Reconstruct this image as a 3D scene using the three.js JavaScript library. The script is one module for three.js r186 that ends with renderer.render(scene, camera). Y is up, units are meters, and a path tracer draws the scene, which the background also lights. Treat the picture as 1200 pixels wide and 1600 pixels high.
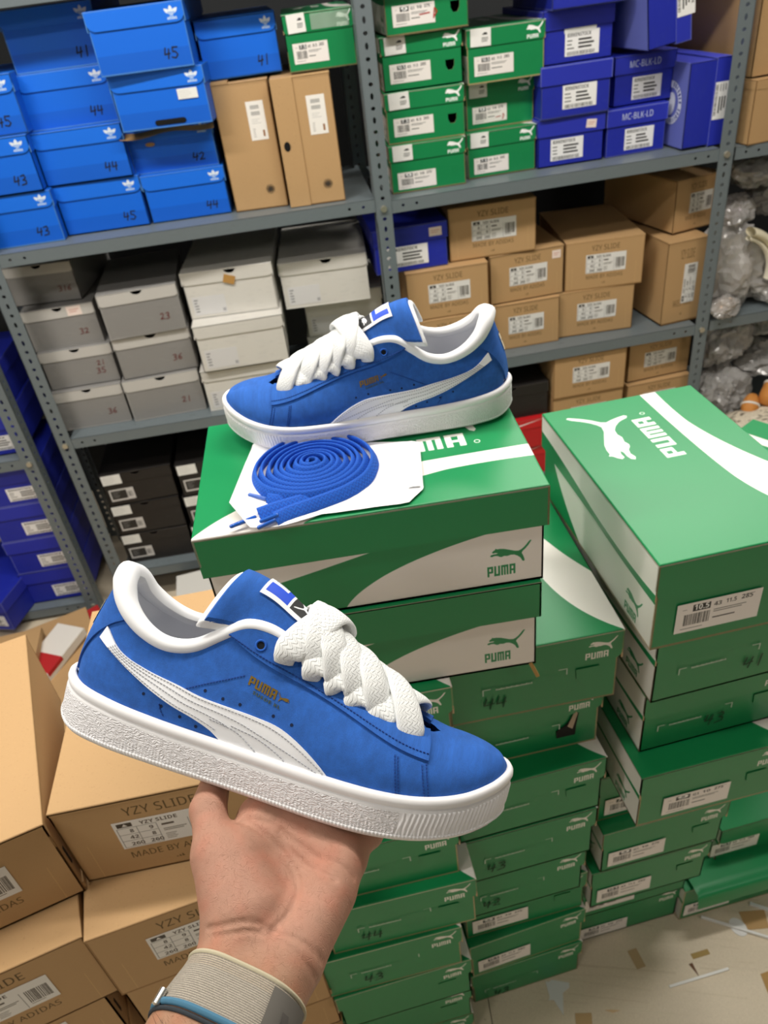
import * as THREE from 'three';
import { RectAreaLightUniformsLib } from 'three/addons/lights/RectAreaLightUniformsLib.js';
import { MarchingCubes } from 'three/addons/objects/MarchingCubes.js';
import { mergeGeometries } from 'three/addons/utils/BufferGeometryUtils.js';
import { ImprovedNoise } from 'three/addons/math/ImprovedNoise.js';

// ---------- camera, light, exposure ----------
const scene = new THREE.Scene();
scene.background = new THREE.Color(0x16181a);
const camera = new THREE.PerspectiveCamera(67.62, 0.75, 0.05, 30);
camera.position.set(0, 1.64, 0);
camera.rotation.set(-0.62549443, 0, -0.13434789, 'YXZ');
camera.focus = 0.49; camera.userData.fStop = 14;
scene.add(camera);
const renderer = new THREE.WebGLRenderer({ antialias: true });
renderer.toneMapping = THREE.LinearToneMapping;
renderer.toneMappingExposure = 1.04;
renderer.shadowMap.enabled = true;
RectAreaLightUniformsLib.init();
const CEIL = 2.75, WARM = 0xfffaf2;
const LAMPS = [ // x, z, length along x, width along z, intensity
  [0.6, -1.08, 1.2, 0.12, 52], [-0.8, -1.08, 1.2, 0.12, 52],
  [-1.4, -0.2, 0.6, 0.14, 62], [1.75, 1.35, 0.5, 0.5, 13],
  [-1.3, 1.1, 0.5, 0.5, 10], [1.1, -2.55, 1.6, 0.4, 14],
];
for (const [x, z, w, d, i] of LAMPS) {
  const l = new THREE.RectAreaLight(WARM, i, w, d);
  l.position.set(x, CEIL - 0.075, z); l.rotation.set(-Math.PI / 2, 0, 0); l.name = 'lamp_light';
  scene.add(l);
}

// ---------- helpers ----------
const R = THREE.MathUtils.degToRad, V = (x, y, z) => new THREE.Vector3(x, y, z);
let seed = 7; const rnd = () => ((seed = (seed * 1664525 + 1013904223) >>> 0) / 4294967296), rr = (a, b) => a + (b - a) * rnd();
const noise = new ImprovedNoise();
const used = new Map();
function numbered(n) { const k = used.get(n) || 0; used.set(n, k + 1); return k ? n + '_' + String(k).padStart(3, '0') : n; }
function tag(o, label, category, group) { if (label.split(' ').length > 16) console.log('LONG', label); o.userData = { label, category }; if (group) o.userData.group = group; return o; }
function thing(name, label, category, group) { const g = new THREE.Group(); g.name = numbered(name); scene.add(g); return tag(g, label, category, group); }
function part(name, geo, mat, parent, label) {
  const m = new THREE.Mesh(geo, mat); m.name = name; m.castShadow = m.receiveShadow = true; parent.add(m);
  if (label) m.userData.label = label; return m;
}
function single(name, geo, mat, label, category, group) { const m = part(numbered(name), geo, mat, scene); return tag(m, label, category, group); }
function struct(name, geo, mat) { const m = part(name, geo, mat, scene); m.userData = { kind: 'structure' }; return m; }
const std = (color, roughness = 0.7, o = {}) => new THREE.MeshStandardMaterial({ color, roughness, ...o });
const phys = (o) => new THREE.MeshPhysicalMaterial(o);
function canvas(w, h) { const c = document.createElement('canvas'); c.width = w; c.height = h; return c; }
function tex(c, srgb = true, rep) { const t = new THREE.CanvasTexture(c); if (srgb) t.colorSpace = THREE.SRGBColorSpace; if (rep) t.wrapS = t.wrapT = THREE.RepeatWrapping; t.anisotropy = 8; return t; }
function boxG(w, h, d, x = 0, y = 0, z = 0) { const g = new THREE.BoxGeometry(w, h, d); g.translate(x, y, z); return g; }
function cleanG(g) { const r = g.index ? g.toNonIndexed() : g; for (const k of Object.keys(r.attributes)) if (!['position', 'normal', 'uv'].includes(k)) r.deleteAttribute(k); if (!r.attributes.uv) r.setAttribute('uv', new THREE.BufferAttribute(new Float32Array(r.attributes.position.count * 2), 2)); return r; }
const merge = (a) => mergeGeometries(a.map(cleanG));
// smooth table look-up: rows [t, a, b, ...] by Catmull-Rom in t
function smooth(rows) {
  return (t, k = 1) => {
    let i = 0; while (i < rows.length - 2 && t > rows[i + 1][0]) i++;
    const p0 = rows[Math.max(i - 1, 0)], p1 = rows[i], p2 = rows[i + 1], p3 = rows[Math.min(i + 2, rows.length - 1)];
    const h = p2[0] - p1[0] || 1e-9, s = Math.min(Math.max((t - p1[0]) / h, 0), 1);
    const m1 = (p2[k] - p0[k]) / ((p2[0] - p0[0]) || 1e-9) * h, m2 = (p3[k] - p1[k]) / ((p3[0] - p1[0]) || 1e-9) * h;
    const s2 = s * s, s3 = s2 * s;
    return (2 * s3 - 3 * s2 + 1) * p1[k] + (s3 - 2 * s2 + s) * m1 + (-2 * s3 + 3 * s2) * p2[k] + (s3 - s2) * m2;
  };
}
// indexed grid mesh from f(i/n, j/m) -> Vector3; flip turns it over; uv from g
function gridG(n, m, f, uv, flip, closeU) {
  const P = [], U = [], I = [];
  for (let i = 0; i <= n; i++) for (let j = 0; j <= m; j++) { const p = f(i / n, j / m); P.push(p.x, p.y, p.z); const q = uv ? uv(i / n, j / m, p) : [i / n, j / m]; U.push(q[0], q[1]); }
  for (let i = 0; i < n; i++) for (let j = 0; j < m; j++) { const a = i * (m + 1) + j, b = a + m + 1; if (flip) I.push(a, a + 1, b, b, a + 1, b + 1); else I.push(a, b, a + 1, b, b + 1, a + 1); }
  const g = new THREE.BufferGeometry(); g.setAttribute('position', new THREE.Float32BufferAttribute(P, 3)); g.setAttribute('uv', new THREE.Float32BufferAttribute(U, 2)); g.setIndex(I); g.computeVertexNormals();
  if (closeU) { const N = g.attributes.normal; for (let j = 0; j <= m; j++) { const a = j, b = n * (m + 1) + j; const x = N.getX(a) + N.getX(b), y = N.getY(a) + N.getY(b), z = N.getZ(a) + N.getZ(b), l = Math.hypot(x, y, z) || 1; N.setXYZ(a, x / l, y / l, z / l); N.setXYZ(b, x / l, y / l, z / l); } }
  return g;
}
function mirrorX(g) { const c = g.clone(), p = c.attributes.position, n = c.attributes.normal; for (let i = 0; i < p.count; i++) { p.setX(i, -p.getX(i)); if (n) n.setX(i, -n.getX(i)); } if (c.index) { const a = c.index.array; for (let i = 0; i < a.length; i += 3) { const t = a[i]; a[i] = a[i + 1]; a[i + 1] = t; } } else { for (const k of Object.keys(c.attributes)) { const at = c.attributes[k], s = at.itemSize, a = at.array; for (let i = 0; i < at.count; i += 3) for (let q = 0; q < s; q++) { const t = a[i * s + q]; a[i * s + q] = a[(i + 1) * s + q]; a[(i + 1) * s + q] = t; } } } return c; }

// ---------- print: atlases, lettering, marks ----------
class Atlas {
  constructor(w, h, bg) { this.c = canvas(w, h); this.x = this.c.getContext('2d'); this.w = w; this.h = h; if (bg) { this.x.fillStyle = bg; this.x.fillRect(0, 0, w, h); } this.cx = 4; this.cy = 4; this.row = 0; }
  add(w, h, draw) {
    if (this.cx + w + 4 > this.w) { this.cx = 4; this.cy += this.row + 8; this.row = 0; }
    const x = this.cx, y = this.cy; if (y + h > this.h) throw new Error('atlas full ' + w + 'x' + h);
    this.cx += w + 8; this.row = Math.max(this.row, h);
    const c = this.x; c.save(); c.beginPath(); c.rect(x - 3, y - 3, w + 6, h + 6); c.clip(); c.translate(x, y); draw(c, w, h); c.restore();
    return [x / this.w, 1 - (y + h) / this.h, (x + w) / this.w, 1 - y / this.h];
  }
  fill(color) { return this.add(24, 24, (c) => { c.fillStyle = color; c.fillRect(-4, -4, 32, 32); }); }
  material(o = {}) { const t = tex(this.c); return new THREE.MeshStandardMaterial({ map: t, roughness: 0.55, ...o }); }
}
const poly = (c, pts, sx, sy, ox, oy) => { c.beginPath(); pts.forEach(([x, y], i) => c[i ? 'lineTo' : 'moveTo'](ox + x * sx, oy + y * sy)); c.closePath(); c.fill(); };
// leaping cat, drawn in a 190 x 120 frame, head to the left
const CAT = [[190, 0], [193, 5], [186, 18], [178, 31], [166, 46], [152, 60], [148, 70], [154, 84], [159, 100], [162, 114], [158, 120], [151, 116], [146, 104], [141, 95], [128, 82], [113, 73], [97, 71], [82, 75], [66, 72], [54, 76], [46, 74], [36, 67], [22, 64], [8, 68], [0, 64], [4, 57], [16, 54], [30, 54], [38, 50], [26, 47], [14, 48], [9, 42], [15, 35], [24, 29], [27, 22], [33, 27], [48, 27], [68, 31], [92, 41], [115, 51], [134, 54], [146, 48], [158, 38], [170, 24], [181, 8]];
const cat = (c, x, y, w, col, flip, tall = 1, fat = 0) => { c.fillStyle = col; const s = w / 190; poly(c, CAT, flip ? -s : s, s * tall, flip ? x + w : x, y); if (fat) { c.strokeStyle = col; c.lineWidth = fat; c.lineJoin = 'round'; c.stroke(); } };
function word(c, s, x, y, h, w, col, weight = 'bold', fam = 'sans-serif') {
  c.save(); c.fillStyle = col; c.font = `${weight} 100px ${fam}`; const m = c.measureText(s).width; c.translate(x, y); c.scale(w ? w / m : h / 72, h / 72); c.fillText(s, 0, 0); c.restore();
}
// block wordmark built from strokes, each letter 40 x 50
function wordmark(c, x, y, w, h, col) {
  c.save(); c.translate(x, y); c.scale(w / 208, h / 50); c.fillStyle = col;
  const r = (a, b, p, q) => c.fillRect(a, b, p, q);
  r(0, 0, 14, 50); r(0, 0, 40, 10); r(28, 0, 14, 32); r(0, 24, 40, 9);              // P
  r(50, 0, 14, 50); r(50, 40, 40, 10); r(78, 0, 14, 50);                              // U
  r(100, 0, 13, 50); r(100, 0, 52, 10); r(120, 0, 12, 50); r(139, 0, 13, 50);       // M
  r(160, 0, 14, 50); r(160, 0, 40, 10); r(188, 0, 14, 50); r(160, 24, 40, 9);       // A
  c.restore();
}
const DIG = { 0: [[[2, 1], [0, 5], [2, 9], [5, 8], [6, 4], [4, 0], [2, 1]]], 1: [[[3, 0], [3, 10]]], 2: [[[0, 2], [3, 0], [5, 2], [3, 6], [0, 9], [6, 9]]], 3: [[[0, 1], [4, 0], [5, 3], [2, 5], [5, 6], [5, 9], [0, 10]]], 4: [[[1, 0], [0, 6], [6, 5]], [[5, 1], [4, 10]]], 5: [[[6, 0], [1, 0], [1, 4], [4, 4], [6, 7], [4, 10], [0, 9]]], 6: [[[5, 0], [1, 4], [0, 8], [3, 10], [5, 8], [4, 5], [1, 6]]], 8: [[[4, 0], [1, 2], [5, 7], [3, 10], [0, 8], [5, 2], [4, 0]]] };
function hand(c, s, x, y, h, col, lw) { c.strokeStyle = col; c.lineWidth = lw || h * 0.13; c.lineCap = c.lineJoin = 'round'; const k = h / 10; for (const ch of s) { for (const st of DIG[ch] || []) { c.beginPath(); st.forEach(([a, b], i) => c[i ? 'lineTo' : 'moveTo'](x + (a + (10 - b) * 0.12 + rr(-0.3, 0.3)) * k, y + (b + rr(-0.3, 0.3)) * k)); c.stroke(); } x += 8.2 * k; } }
const bars = (c, x, y, w, h, col = '#222') => { c.fillStyle = col; let t = 0; while (t < w) { const a = 1 + Math.floor(rr(0, 3)); c.fillRect(x + t, y, a, h); t += a + 1 + Math.floor(rr(0, 3)); } };
const lines = (c, x, y, w, n, dy, col = '#777', t = 2) => { c.fillStyle = col; for (let i = 0; i < n; i++) c.fillRect(x, y + i * dy, w * rr(0.6, 1), t); };
function grain(c, w, h, n, a, lo, hi) { for (let i = 0; i < n; i++) { const v = Math.floor(rr(lo, hi)); c.fillStyle = `rgba(${v},${v},${v},${a})`; c.fillRect(rr(0, w), rr(0, h), rr(1, 7), 1); } }

// ---------- cartons ----------
// A flat board: outline in x, y, outward +z, front face at z = 0 and the board behind it. rect is the print of the front, edge of everything else.
function board(pts, th, M, rect, edge, holes = [], backRect) {
  const v2 = (a) => a.map(([x, y]) => new THREE.Vector2(x, y));
  const o = v2(pts), hs = holes.map(v2);
  if (THREE.ShapeUtils.isClockWise(o)) o.reverse();
  for (const h of hs) if (!THREE.ShapeUtils.isClockWise(h)) h.reverse();
  const all = [o, ...hs].flat(), tri = THREE.ShapeUtils.triangulateShape(o, hs);
  let x0 = 1e9, x1 = -1e9, y0 = 1e9, y1 = -1e9; for (const p of o) { x0 = Math.min(x0, p.x); x1 = Math.max(x1, p.x); y0 = Math.min(y0, p.y); y1 = Math.max(y1, p.y); }
  const P = [], U = [], eu = (edge[0] + edge[2]) / 2, ev = (edge[1] + edge[3]) / 2;
  const uvOf = (p) => [rect[0] + (p.x - x0) / (x1 - x0) * (rect[2] - rect[0]), rect[1] + (p.y - y0) / (y1 - y0) * (rect[3] - rect[1])];
  const bu = backRect ? [(backRect[0] + backRect[2]) / 2, (backRect[1] + backRect[3]) / 2] : [eu, ev];
  for (const [a, b, c] of tri) { for (const k of [a, b, c]) { P.push(all[k].x, all[k].y, 0); U.push(...uvOf(all[k])); } for (const k of [c, b, a]) { P.push(all[k].x, all[k].y, -th); U.push(...bu); } }
  for (const loop of [o, ...hs]) for (let i = 0; i < loop.length; i++) {
    const a = loop[i], b = loop[(i + 1) % loop.length];
    P.push(a.x, a.y, 0, a.x, a.y, -th, b.x, b.y, 0, b.x, b.y, 0, a.x, a.y, -th, b.x, b.y, -th); for (let k = 0; k < 6; k++) U.push(eu, ev);
  }
  const g = new THREE.BufferGeometry(); g.setAttribute('position', new THREE.Float32BufferAttribute(P, 3)); g.setAttribute('uv', new THREE.Float32BufferAttribute(U, 2));
  if (M) g.applyMatrix4(M); g.computeVertexNormals(); return g;
}
const rectPts = (w, h, y0 = 0) => [[-w / 2, y0], [w / 2, y0], [w / 2, y0 + h], [-w / 2, y0 + h]];
const FACE = { // placed so that the board's front looks outward
  front: (d) => new THREE.Matrix4().makeTranslation(0, 0, d / 2), back: (d) => new THREE.Matrix4().makeRotationY(Math.PI).setPosition(0, 0, -d / 2),
  left: (w) => new THREE.Matrix4().makeRotationY(-Math.PI / 2).setPosition(-w / 2, 0, 0), right: (w) => new THREE.Matrix4().makeRotationY(Math.PI / 2).setPosition(w / 2, 0, 0),
};
// block with chamfered edges, a print on the top (rect) and one colour elsewhere
function slab(w, h, d, y, c, rect, edge) {
  const X = w / 2, Z = d / 2, P = [], U = [], e = [(edge[0] + edge[2]) / 2, (edge[1] + edge[3]) / 2];
  const up = (x, z) => [rect[0] + (x + X) / w * (rect[2] - rect[0]), rect[3] - (z + Z) / d * (rect[3] - rect[1])];
  const ring = (i, yy) => [[-X + i, yy, Z - i], [X - i, yy, Z - i], [X - i, yy, -Z + i], [-X + i, yy, -Z + i]];
  const r = [ring(0, y), ring(0, y + h - c), ring(c * 0.3, y + h - c * 0.3), ring(c, y + h)];
  for (let k = 0; k < 3; k++) for (let i = 0; i < 4; i++) { const a = r[k][i], b = r[k][(i + 1) % 4], q = r[k + 1][(i + 1) % 4], t = r[k + 1][i]; for (const p of [a, b, q, a, q, t]) { P.push(...p); U.push(...(k ? up(p[0], p[2]) : e)); } }
  const t = r[3]; for (const p of [t[0], t[1], t[2], t[0], t[2], t[3]]) { P.push(...p); U.push(...up(p[0], p[2])); }
  const b = r[0]; for (const p of [b[0], b[2], b[1], b[0], b[3], b[2]]) { P.push(...p); U.push(...e); }
  const g = new THREE.BufferGeometry(); g.setAttribute('position', new THREE.Float32BufferAttribute(P, 3)); g.setAttribute('uv', new THREE.Float32BufferAttribute(U, 2)); g.computeVertexNormals(); return g;
}
const cornerCut = (w, h, r, y0) => { const p = [[-w / 2, y0 + h], [-w / 2, y0 + r]]; for (let i = 1; i <= 5; i++) { const a = i / 5 * Math.PI / 2; p.push([-w / 2 + r - r * Math.cos(a), y0 + r - r * Math.sin(a)]); } for (let i = 0; i <= 5; i++) { const a = i / 5 * Math.PI / 2; p.push([w / 2 - r + r * Math.sin(a), y0 + r - r * Math.cos(a)]); } p.push([w / 2, y0 + h]); return p; };
const notch = (pts, x, r) => { const p = pts.slice(), yT = p[p.length - 1][1]; for (let i = 0; i <= 8; i++) { const a = i / 8 * Math.PI; p.push([x + r * Math.cos(a), yT - r * 0.8 * Math.sin(a)]); } return p; };
// k: w, h, d outside sizes with the lid on; lid height lh, over = how far the lid stands proud; A = prints
function carton(k) {
  const { w, h, d, lh, over = 0.002, A, cut = 0, notchX, hole, sides = true } = k, th = 0.002, bw = w - 2 * over, bd = d - 2 * over, bh = h - 0.003;
  const body = [
    board(notchX !== undefined ? (([a, b, c, e]) => notch([e, a, b, c], notchX, (k.notchR || 0.012) * 0.99))(rectPts(bw, bh)) : rectPts(bw, bh), th, FACE.front(bd), A.front, A.edge, hole ? [hole] : [], A.inner), board(rectPts(bw, bh), th, FACE.back(bd), A.back || A.side, A.edge),
    board(rectPts(bd, bh), th, FACE.left(bw), A.left || A.side, A.edge, [], A.inner), board(rectPts(bd, bh), th, FACE.right(bw), A.right || A.side, A.edge, [], A.inner),
    boxUV(bw, 0.003, bd, 0.0015, A.edge),
  ];
  const y0 = h - lh; let fp = cut ? cornerCut(w, lh - 0.002, cut, y0) : rectPts(w, lh - 0.002, y0);
  if (notchX !== undefined) fp = notch(cut ? fp : [fp[3], fp[0], fp[1], fp[2]], notchX, k.notchR || 0.012);
  const sh = sides === true ? lh : sides;
  const lid = [slab(w, 0.0035, d, h - 0.0035, 0.0015, A.top, A.lidEdge || A.edge), board(fp, th, FACE.front(d), A.lidFront, A.lidEdge || A.edge), board(rectPts(w, lh - 0.002, y0), th, FACE.back(d), A.lidSide, A.edge),
    board(rectPts(d, sh - 0.002, h - sh), th, FACE.left(w), A.lidLeft || A.lidSide, A.edge), board(rectPts(d, sh - 0.002, h - sh), th, FACE.right(w), A.lidRight || A.lidSide, A.edge)];
  return { body: merge(body), lid: merge(lid), ...k };
}
function boxUV(w, h, d, y, rect) { const g = boxG(w, h, d, 0, y, 0), u = g.attributes.uv; for (let i = 0; i < u.count; i++) u.setXY(i, (rect[0] + rect[2]) / 2, (rect[1] + rect[3]) / 2); return g; }
// a sticker or print lying on a front face: centre x, y on a face that stands at z
function sticker(w, h, rect, th = 0.0004) { return board(rectPts(w, h, -h / 2), th, new THREE.Matrix4().makeTranslation(0, 0, th), rect, [rect[0], rect[1], rect[0] + 0.002, rect[1] + 0.002]); }
function stick(parent, name, w, h, rect, mat, x, y, z, turn = 0, label) { const m = part(name, sticker(w, h, rect), mat, parent, label); m.position.set(x, y, z); m.rotation.z = turn; return m; }
// put a box with the middle of its front bottom edge at x, z
function setBox(g, k, x, y, z, yaw, sx = 1, sy = 1) { const a = R(yaw); g.position.set(x - Math.sin(a) * k.d / 2, y, z - Math.cos(a) * k.d / 2); g.rotation.y = a; g.scale.set(sx, sy, 1); return g; }
function makeBox(name, k, mat, label, group) { const g = thing(name, label, 'shoe box', group); part('box_body', k.body, mat, g); part('lid', k.lid, mat, g); return g; }

// small prints shared by all boxes
const PR = new Atlas(1024, 1024);
const paper = (c, w, h, col = '#f3f1ee') => { c.fillStyle = col; c.fillRect(-3, -3, w + 6, h + 6); };
const prPuma = [['10.5', '43', '11.5', '285'], ['9', '42.5', '10', '275'], ['7.5', '41', '8.5', '265']].map((t) => PR.add(300, 120, (c, w, h) => {
  paper(c, w, h, '#f2ece8'); c.fillStyle = '#1b1b1b'; c.fillRect(56, 10, 62, 27); word(c, t[0], 60, 33, 22, 54, '#fff'); word(c, t[1], 130, 32, 17, 28, '#333'); word(c, t[2], 172, 30, 17, 38, '#333'); word(c, t[3], 226, 28, 18, 42, '#222');
  lines(c, 20, 24, 22, 1, 5, '#888'); lines(c, 132, 46, 120, 2, 8, '#555', 3); bars(c, 28, 46, 92, 46, '#333'); lines(c, 132, 78, 80, 1, 9, '#333', 5); lines(c, 20, 104, 100, 1, 9, '#888', 3); lines(c, 250, 10, 34, 1, 5, '#888'); }));
const prLid = PR.add(120, 96, (c, w, h) => { paper(c, w, h); c.fillStyle = '#222'; c.fillRect(70, 30, 30, 6); c.fillRect(78, 24, 18, 6); lines(c, 66, 50, 42, 3, 9, '#444', 4); });
const prBirk = [0, 1, 2].map(() => PR.add(230, 140, (c, w, h) => { paper(c, w, h, '#f7f6f6'); word(c, 'BIRKENSTOCK', 14, 30, 20, 160, '#333'); for (let i = 0; i < 3; i++) { lines(c, 14, 48 + i * 22, 50, 1, 9, '#666', 7); c.fillStyle = '#222'; c.fillRect(90, 44 + i * 22, rr(70, 110), 11); } bars(c, 14, 114, 190, 22, '#555'); }));
const prYzy = PR.add(330, 150, (c, w, h) => {
  paper(c, w, h, '#e9e7e4'); c.fillStyle = '#2b241e'; c.fillRect(12, 8, 48, 22); c.fillStyle = '#e9e7e4'; c.beginPath(); c.moveTo(28, 26); c.lineTo(36, 12); c.lineTo(46, 26); c.fill(); word(c, 'YZY SLIDE', 84, 30, 19, 120, '#4a4038');
  c.strokeStyle = '#777'; c.lineWidth = 2; c.strokeRect(8, 36, 124, 108); for (const y of [72, 108]) { c.beginPath(); c.moveTo(8, y); c.lineTo(132, y); c.stroke(); } c.beginPath(); c.moveTo(70, 36); c.lineTo(70, 144); c.stroke();
  [['8', 44, 64], ['9', 106, 64], ['42', 36, 100], ['8', 106, 100], ['260', 30, 138], ['260', 92, 138]].forEach(([s, x, y]) => word(c, s, x, y, 19, 0, '#3a332d'));
  c.beginPath(); c.moveTo(232, 40); c.lineTo(232, 146); c.stroke(); lines(c, 146, 48, 50, 1, 9, '#4a4038', 10); lines(c, 146, 76, 78, 2, 9, '#8a8580', 5); lines(c, 146, 106, 46, 4, 9, '#9a958f', 4); bars(c, 246, 44, 72, 78, '#3b332c'); lines(c, 246, 128, 72, 1, 8, '#8a8580', 4); });
const prUgg = PR.add(90, 240, (c, w, h) => { paper(c, w, h, '#f4f0ea'); for (const y of [24, 62]) for (let i = 0; i < 24; i++) { c.fillStyle = i % 2 ? '#777' : '#f4f0ea'; c.fillRect(20, y + i, 46, 1); } lines(c, 18, 110, 50, 3, 12, '#aaa'); lines(c, 16, 168, 14, 5, 12, '#777', 3); c.fillStyle = '#9a6a44'; c.fillRect(66, 180, 10, 40); });
const prPrice = PR.add(60, 44, (c, w, h) => { paper(c, w, h, '#f6e3da'); lines(c, 10, 14, 40, 2, 10, '#d9a79a', 4); });
const prGrey = PR.add(150, 84, (c, w, h) => { paper(c, w, h, '#d9d8d8'); lines(c, 8, 12, 20, 5, 13, '#8d8d90', 6); c.fillStyle = '#a9a9ac'; c.fillRect(132, 62, 14, 14); });
const prWhite = PR.add(110, 70, (c, w, h) => { paper(c, w, h, '#efefec'); lines(c, 10, 14, 80, 4, 13, '#cfcfca', 3); });
const prBlack = PR.add(190, 100, (c, w, h) => { paper(c, w, h, '#cfccca'); c.fillStyle = '#2a2827'; c.fillRect(12, 12, 120, 74); lines(c, 24, 24, 60, 4, 14, '#777', 5); bars(c, 138, 30, 40, 46, '#555'); });
const PRM = PR.material({ roughness: 0.45 });
// writing and marks with nothing round them
const IK = new Atlas(1024, 512);
const ink = {};
for (const s of ['41', '42', '43', '44', '45']) ink[s] = IK.add(84, 60, (c) => hand(c, s, 8, 8, 42, 'rgba(18,24,34,0.95)'));
for (const s of ['41', '42', '43', '44']) ink['g' + s] = IK.add(84, 60, (c) => hand(c, s, 8, 8, 42, '#123c22', 4));
for (const s of ['316', '32', '35', '36', '21', '23']) ink['r' + s] = IK.add(110, 60, (c) => hand(c, s, 8, 12, 36, 'rgba(110,52,50,0.85)'));
ink.chalk = IK.add(220, 60, (c) => { word(c, 'MC-BLK-LD', 6, 46, 34, 205, 'rgba(196,206,240,0.75)', 'normal'); });
ink.frame = IK.add(260, 130, (c) => { c.strokeStyle = 'rgba(190,214,196,0.9)'; c.lineWidth = 3; c.beginPath(); c.moveTo(8, 60); c.lineTo(8, 34); c.lineTo(30, 34); c.stroke(); c.beginPath(); c.moveTo(222, 8); c.lineTo(246, 8); c.lineTo(246, 34); c.stroke(); c.fillStyle = 'rgba(205,222,208,0.8)'; for (let i = 0; i < 22; i++) c.fillRect(44 + i * 4.8, 36 + (i % 3), 3, 8 - (i % 3)); });
ink.sun = IK.add(96, 96, (c) => { c.translate(48, 48); c.fillStyle = '#3d3226'; c.beginPath(); c.arc(0, 0, 16, 0, 7); c.fill(); for (let i = 0; i < 20; i++) { c.rotate(Math.PI / 10); c.fillRect(-2, 12, 4, 34); } });
ink.seal = IK.add(160, 160, (c) => { c.translate(80, 80); c.strokeStyle = '#d8dcec'; c.lineWidth = 22; c.beginPath(); c.arc(0, 0, 62, 0, 7); c.stroke(); c.fillStyle = '#1c2a8e'; for (let i = 0; i < 30; i++) { c.save(); c.rotate(i / 15 * Math.PI); if (i % 8) c.fillRect(-3, -70, 5 + i % 3, 15); c.restore(); } c.fillStyle = '#d8dcec'; c.beginPath(); c.ellipse(0, 4, 28, 40, 0.3, 0, 7); c.fill(); });
ink.red = IK.add(110, 60, (c) => { c.strokeStyle = '#b3231e'; c.lineWidth = 5; c.beginPath(); c.moveTo(6, 30); c.lineTo(60, 26); c.moveTo(84, 8); c.lineTo(78, 48); c.moveTo(84, 8); c.lineTo(96, 24); c.lineTo(76, 52); c.stroke(); });
const IKM = IK.material({ transparent: true, alphaTest: 0.35, roughness: 0.8 });

// ---------- the room ----------
const noiseTex = (w, h, base, amp, draw) => { const c = canvas(w, h), x = c.getContext('2d'), im = x.createImageData(w, h); for (let i = 0; i < w * h; i++) { const n = (rnd() - 0.5) * amp; for (let k = 0; k < 3; k++) im.data[i * 4 + k] = base[k] + n; im.data[i * 4 + 3] = 255; } x.putImageData(im, 0, 0); if (draw) draw(x, w, h); return c; };
const floorC = noiseTex(1024, 1024, [214, 200, 176], 12, (c, w, h) => { for (let i = 0; i < 900; i++) { c.fillStyle = `rgba(${rnd() < 0.5 ? '150,128,98' : '222,208,184'},${rr(0.04, 0.16)})`; const x = rr(0, w), y = rr(0, h), l = rr(30, 160); c.save(); c.translate(x, y); c.rotate(rr(-0.06, 0.06)); c.fillRect(0, 0, l, rr(1, 4)); c.restore(); } for (let i = 0; i < 90; i++) { c.fillStyle = `rgba(110,90,66,${rr(0.1, 0.35)})`; c.fillRect(rr(0, w), rr(0, h), rr(1, 4), rr(1, 3)); } });
const floorT = tex(floorC, true, true); floorT.repeat.set(1.6, 1.6); floorT.rotation = 0.2;
const floorM = std(0xffffff, 0.42, { map: floorT });
// vinyl sheets with a seam between them
const floorG = [];
for (const [x0, x1] of [[-3, 0.0725], [0.074, 3]]) { const g = boxG(x1 - x0, 0.02, 7, (x0 + x1) / 2, -0.01, -1.05); const u = g.attributes.uv, p = g.attributes.position; for (let i = 0; i < u.count; i++) u.setXY(i, p.getX(i) / 2, p.getZ(i) / 2); floorG.push(g); }
const floor = struct('floor', floorG[0], floorM); struct('floor_001', floorG[1], floorM);
struct('floor_002', boxG(6, 0.02, 7, 0, -0.031, -1.05), std(0x4a4034, 0.9));
const wallM = std(0x2b2d2f, 0.9), paleM = std(0x77746e, 0.9);
struct('wall_back', boxG(6, CEIL, 0.1, 0, CEIL / 2, -4.3), paleM);
struct('wall_middle', boxG(5, 2.25, 0.05, 0, 1.125, -2.72), wallM);
struct('wall_front', boxG(6, CEIL, 0.1, 0, CEIL / 2, 2.2), paleM);
struct('wall_left', boxG(0.1, CEIL, 6.6, -2.4, CEIL / 2, -1.05), paleM);
struct('wall_right', boxG(0.1, CEIL, 6.6, 2.6, CEIL / 2, -1.05), paleM);
struct('ceiling', boxG(6, 0.1, 7, 0, CEIL + 0.05, -1.05), std(0xb9b7b0, 0.9));
const glowM = std(0xffffff, 0.5, { emissive: WARM, emissiveIntensity: 3 }), trayM = std(0xd8d8d6, 0.5);
for (const [i, [x, z, w, d]] of LAMPS.entries()) {
  const g = thing('ceiling_lamp', ['white ceiling tube lamp over the right end of the rack aisle', 'white ceiling tube lamp over the left end of the rack aisle', 'short white ceiling tube lamp left of the camera', 'square white ceiling lamp behind the camera on its right', 'square white ceiling lamp behind the camera on its left', 'white ceiling lamp over the next aisle behind the racks'][i], 'lamp');
  g.position.set(x, CEIL, z); part('lamp_tray', boxG(w + 0.06, 0.035, d + 0.05, 0, -0.0175, 0), trayM, g); part('lamp_tube', boxG(w, 0.03, d, 0, -0.05, 0), glowM, g);
}

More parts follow.
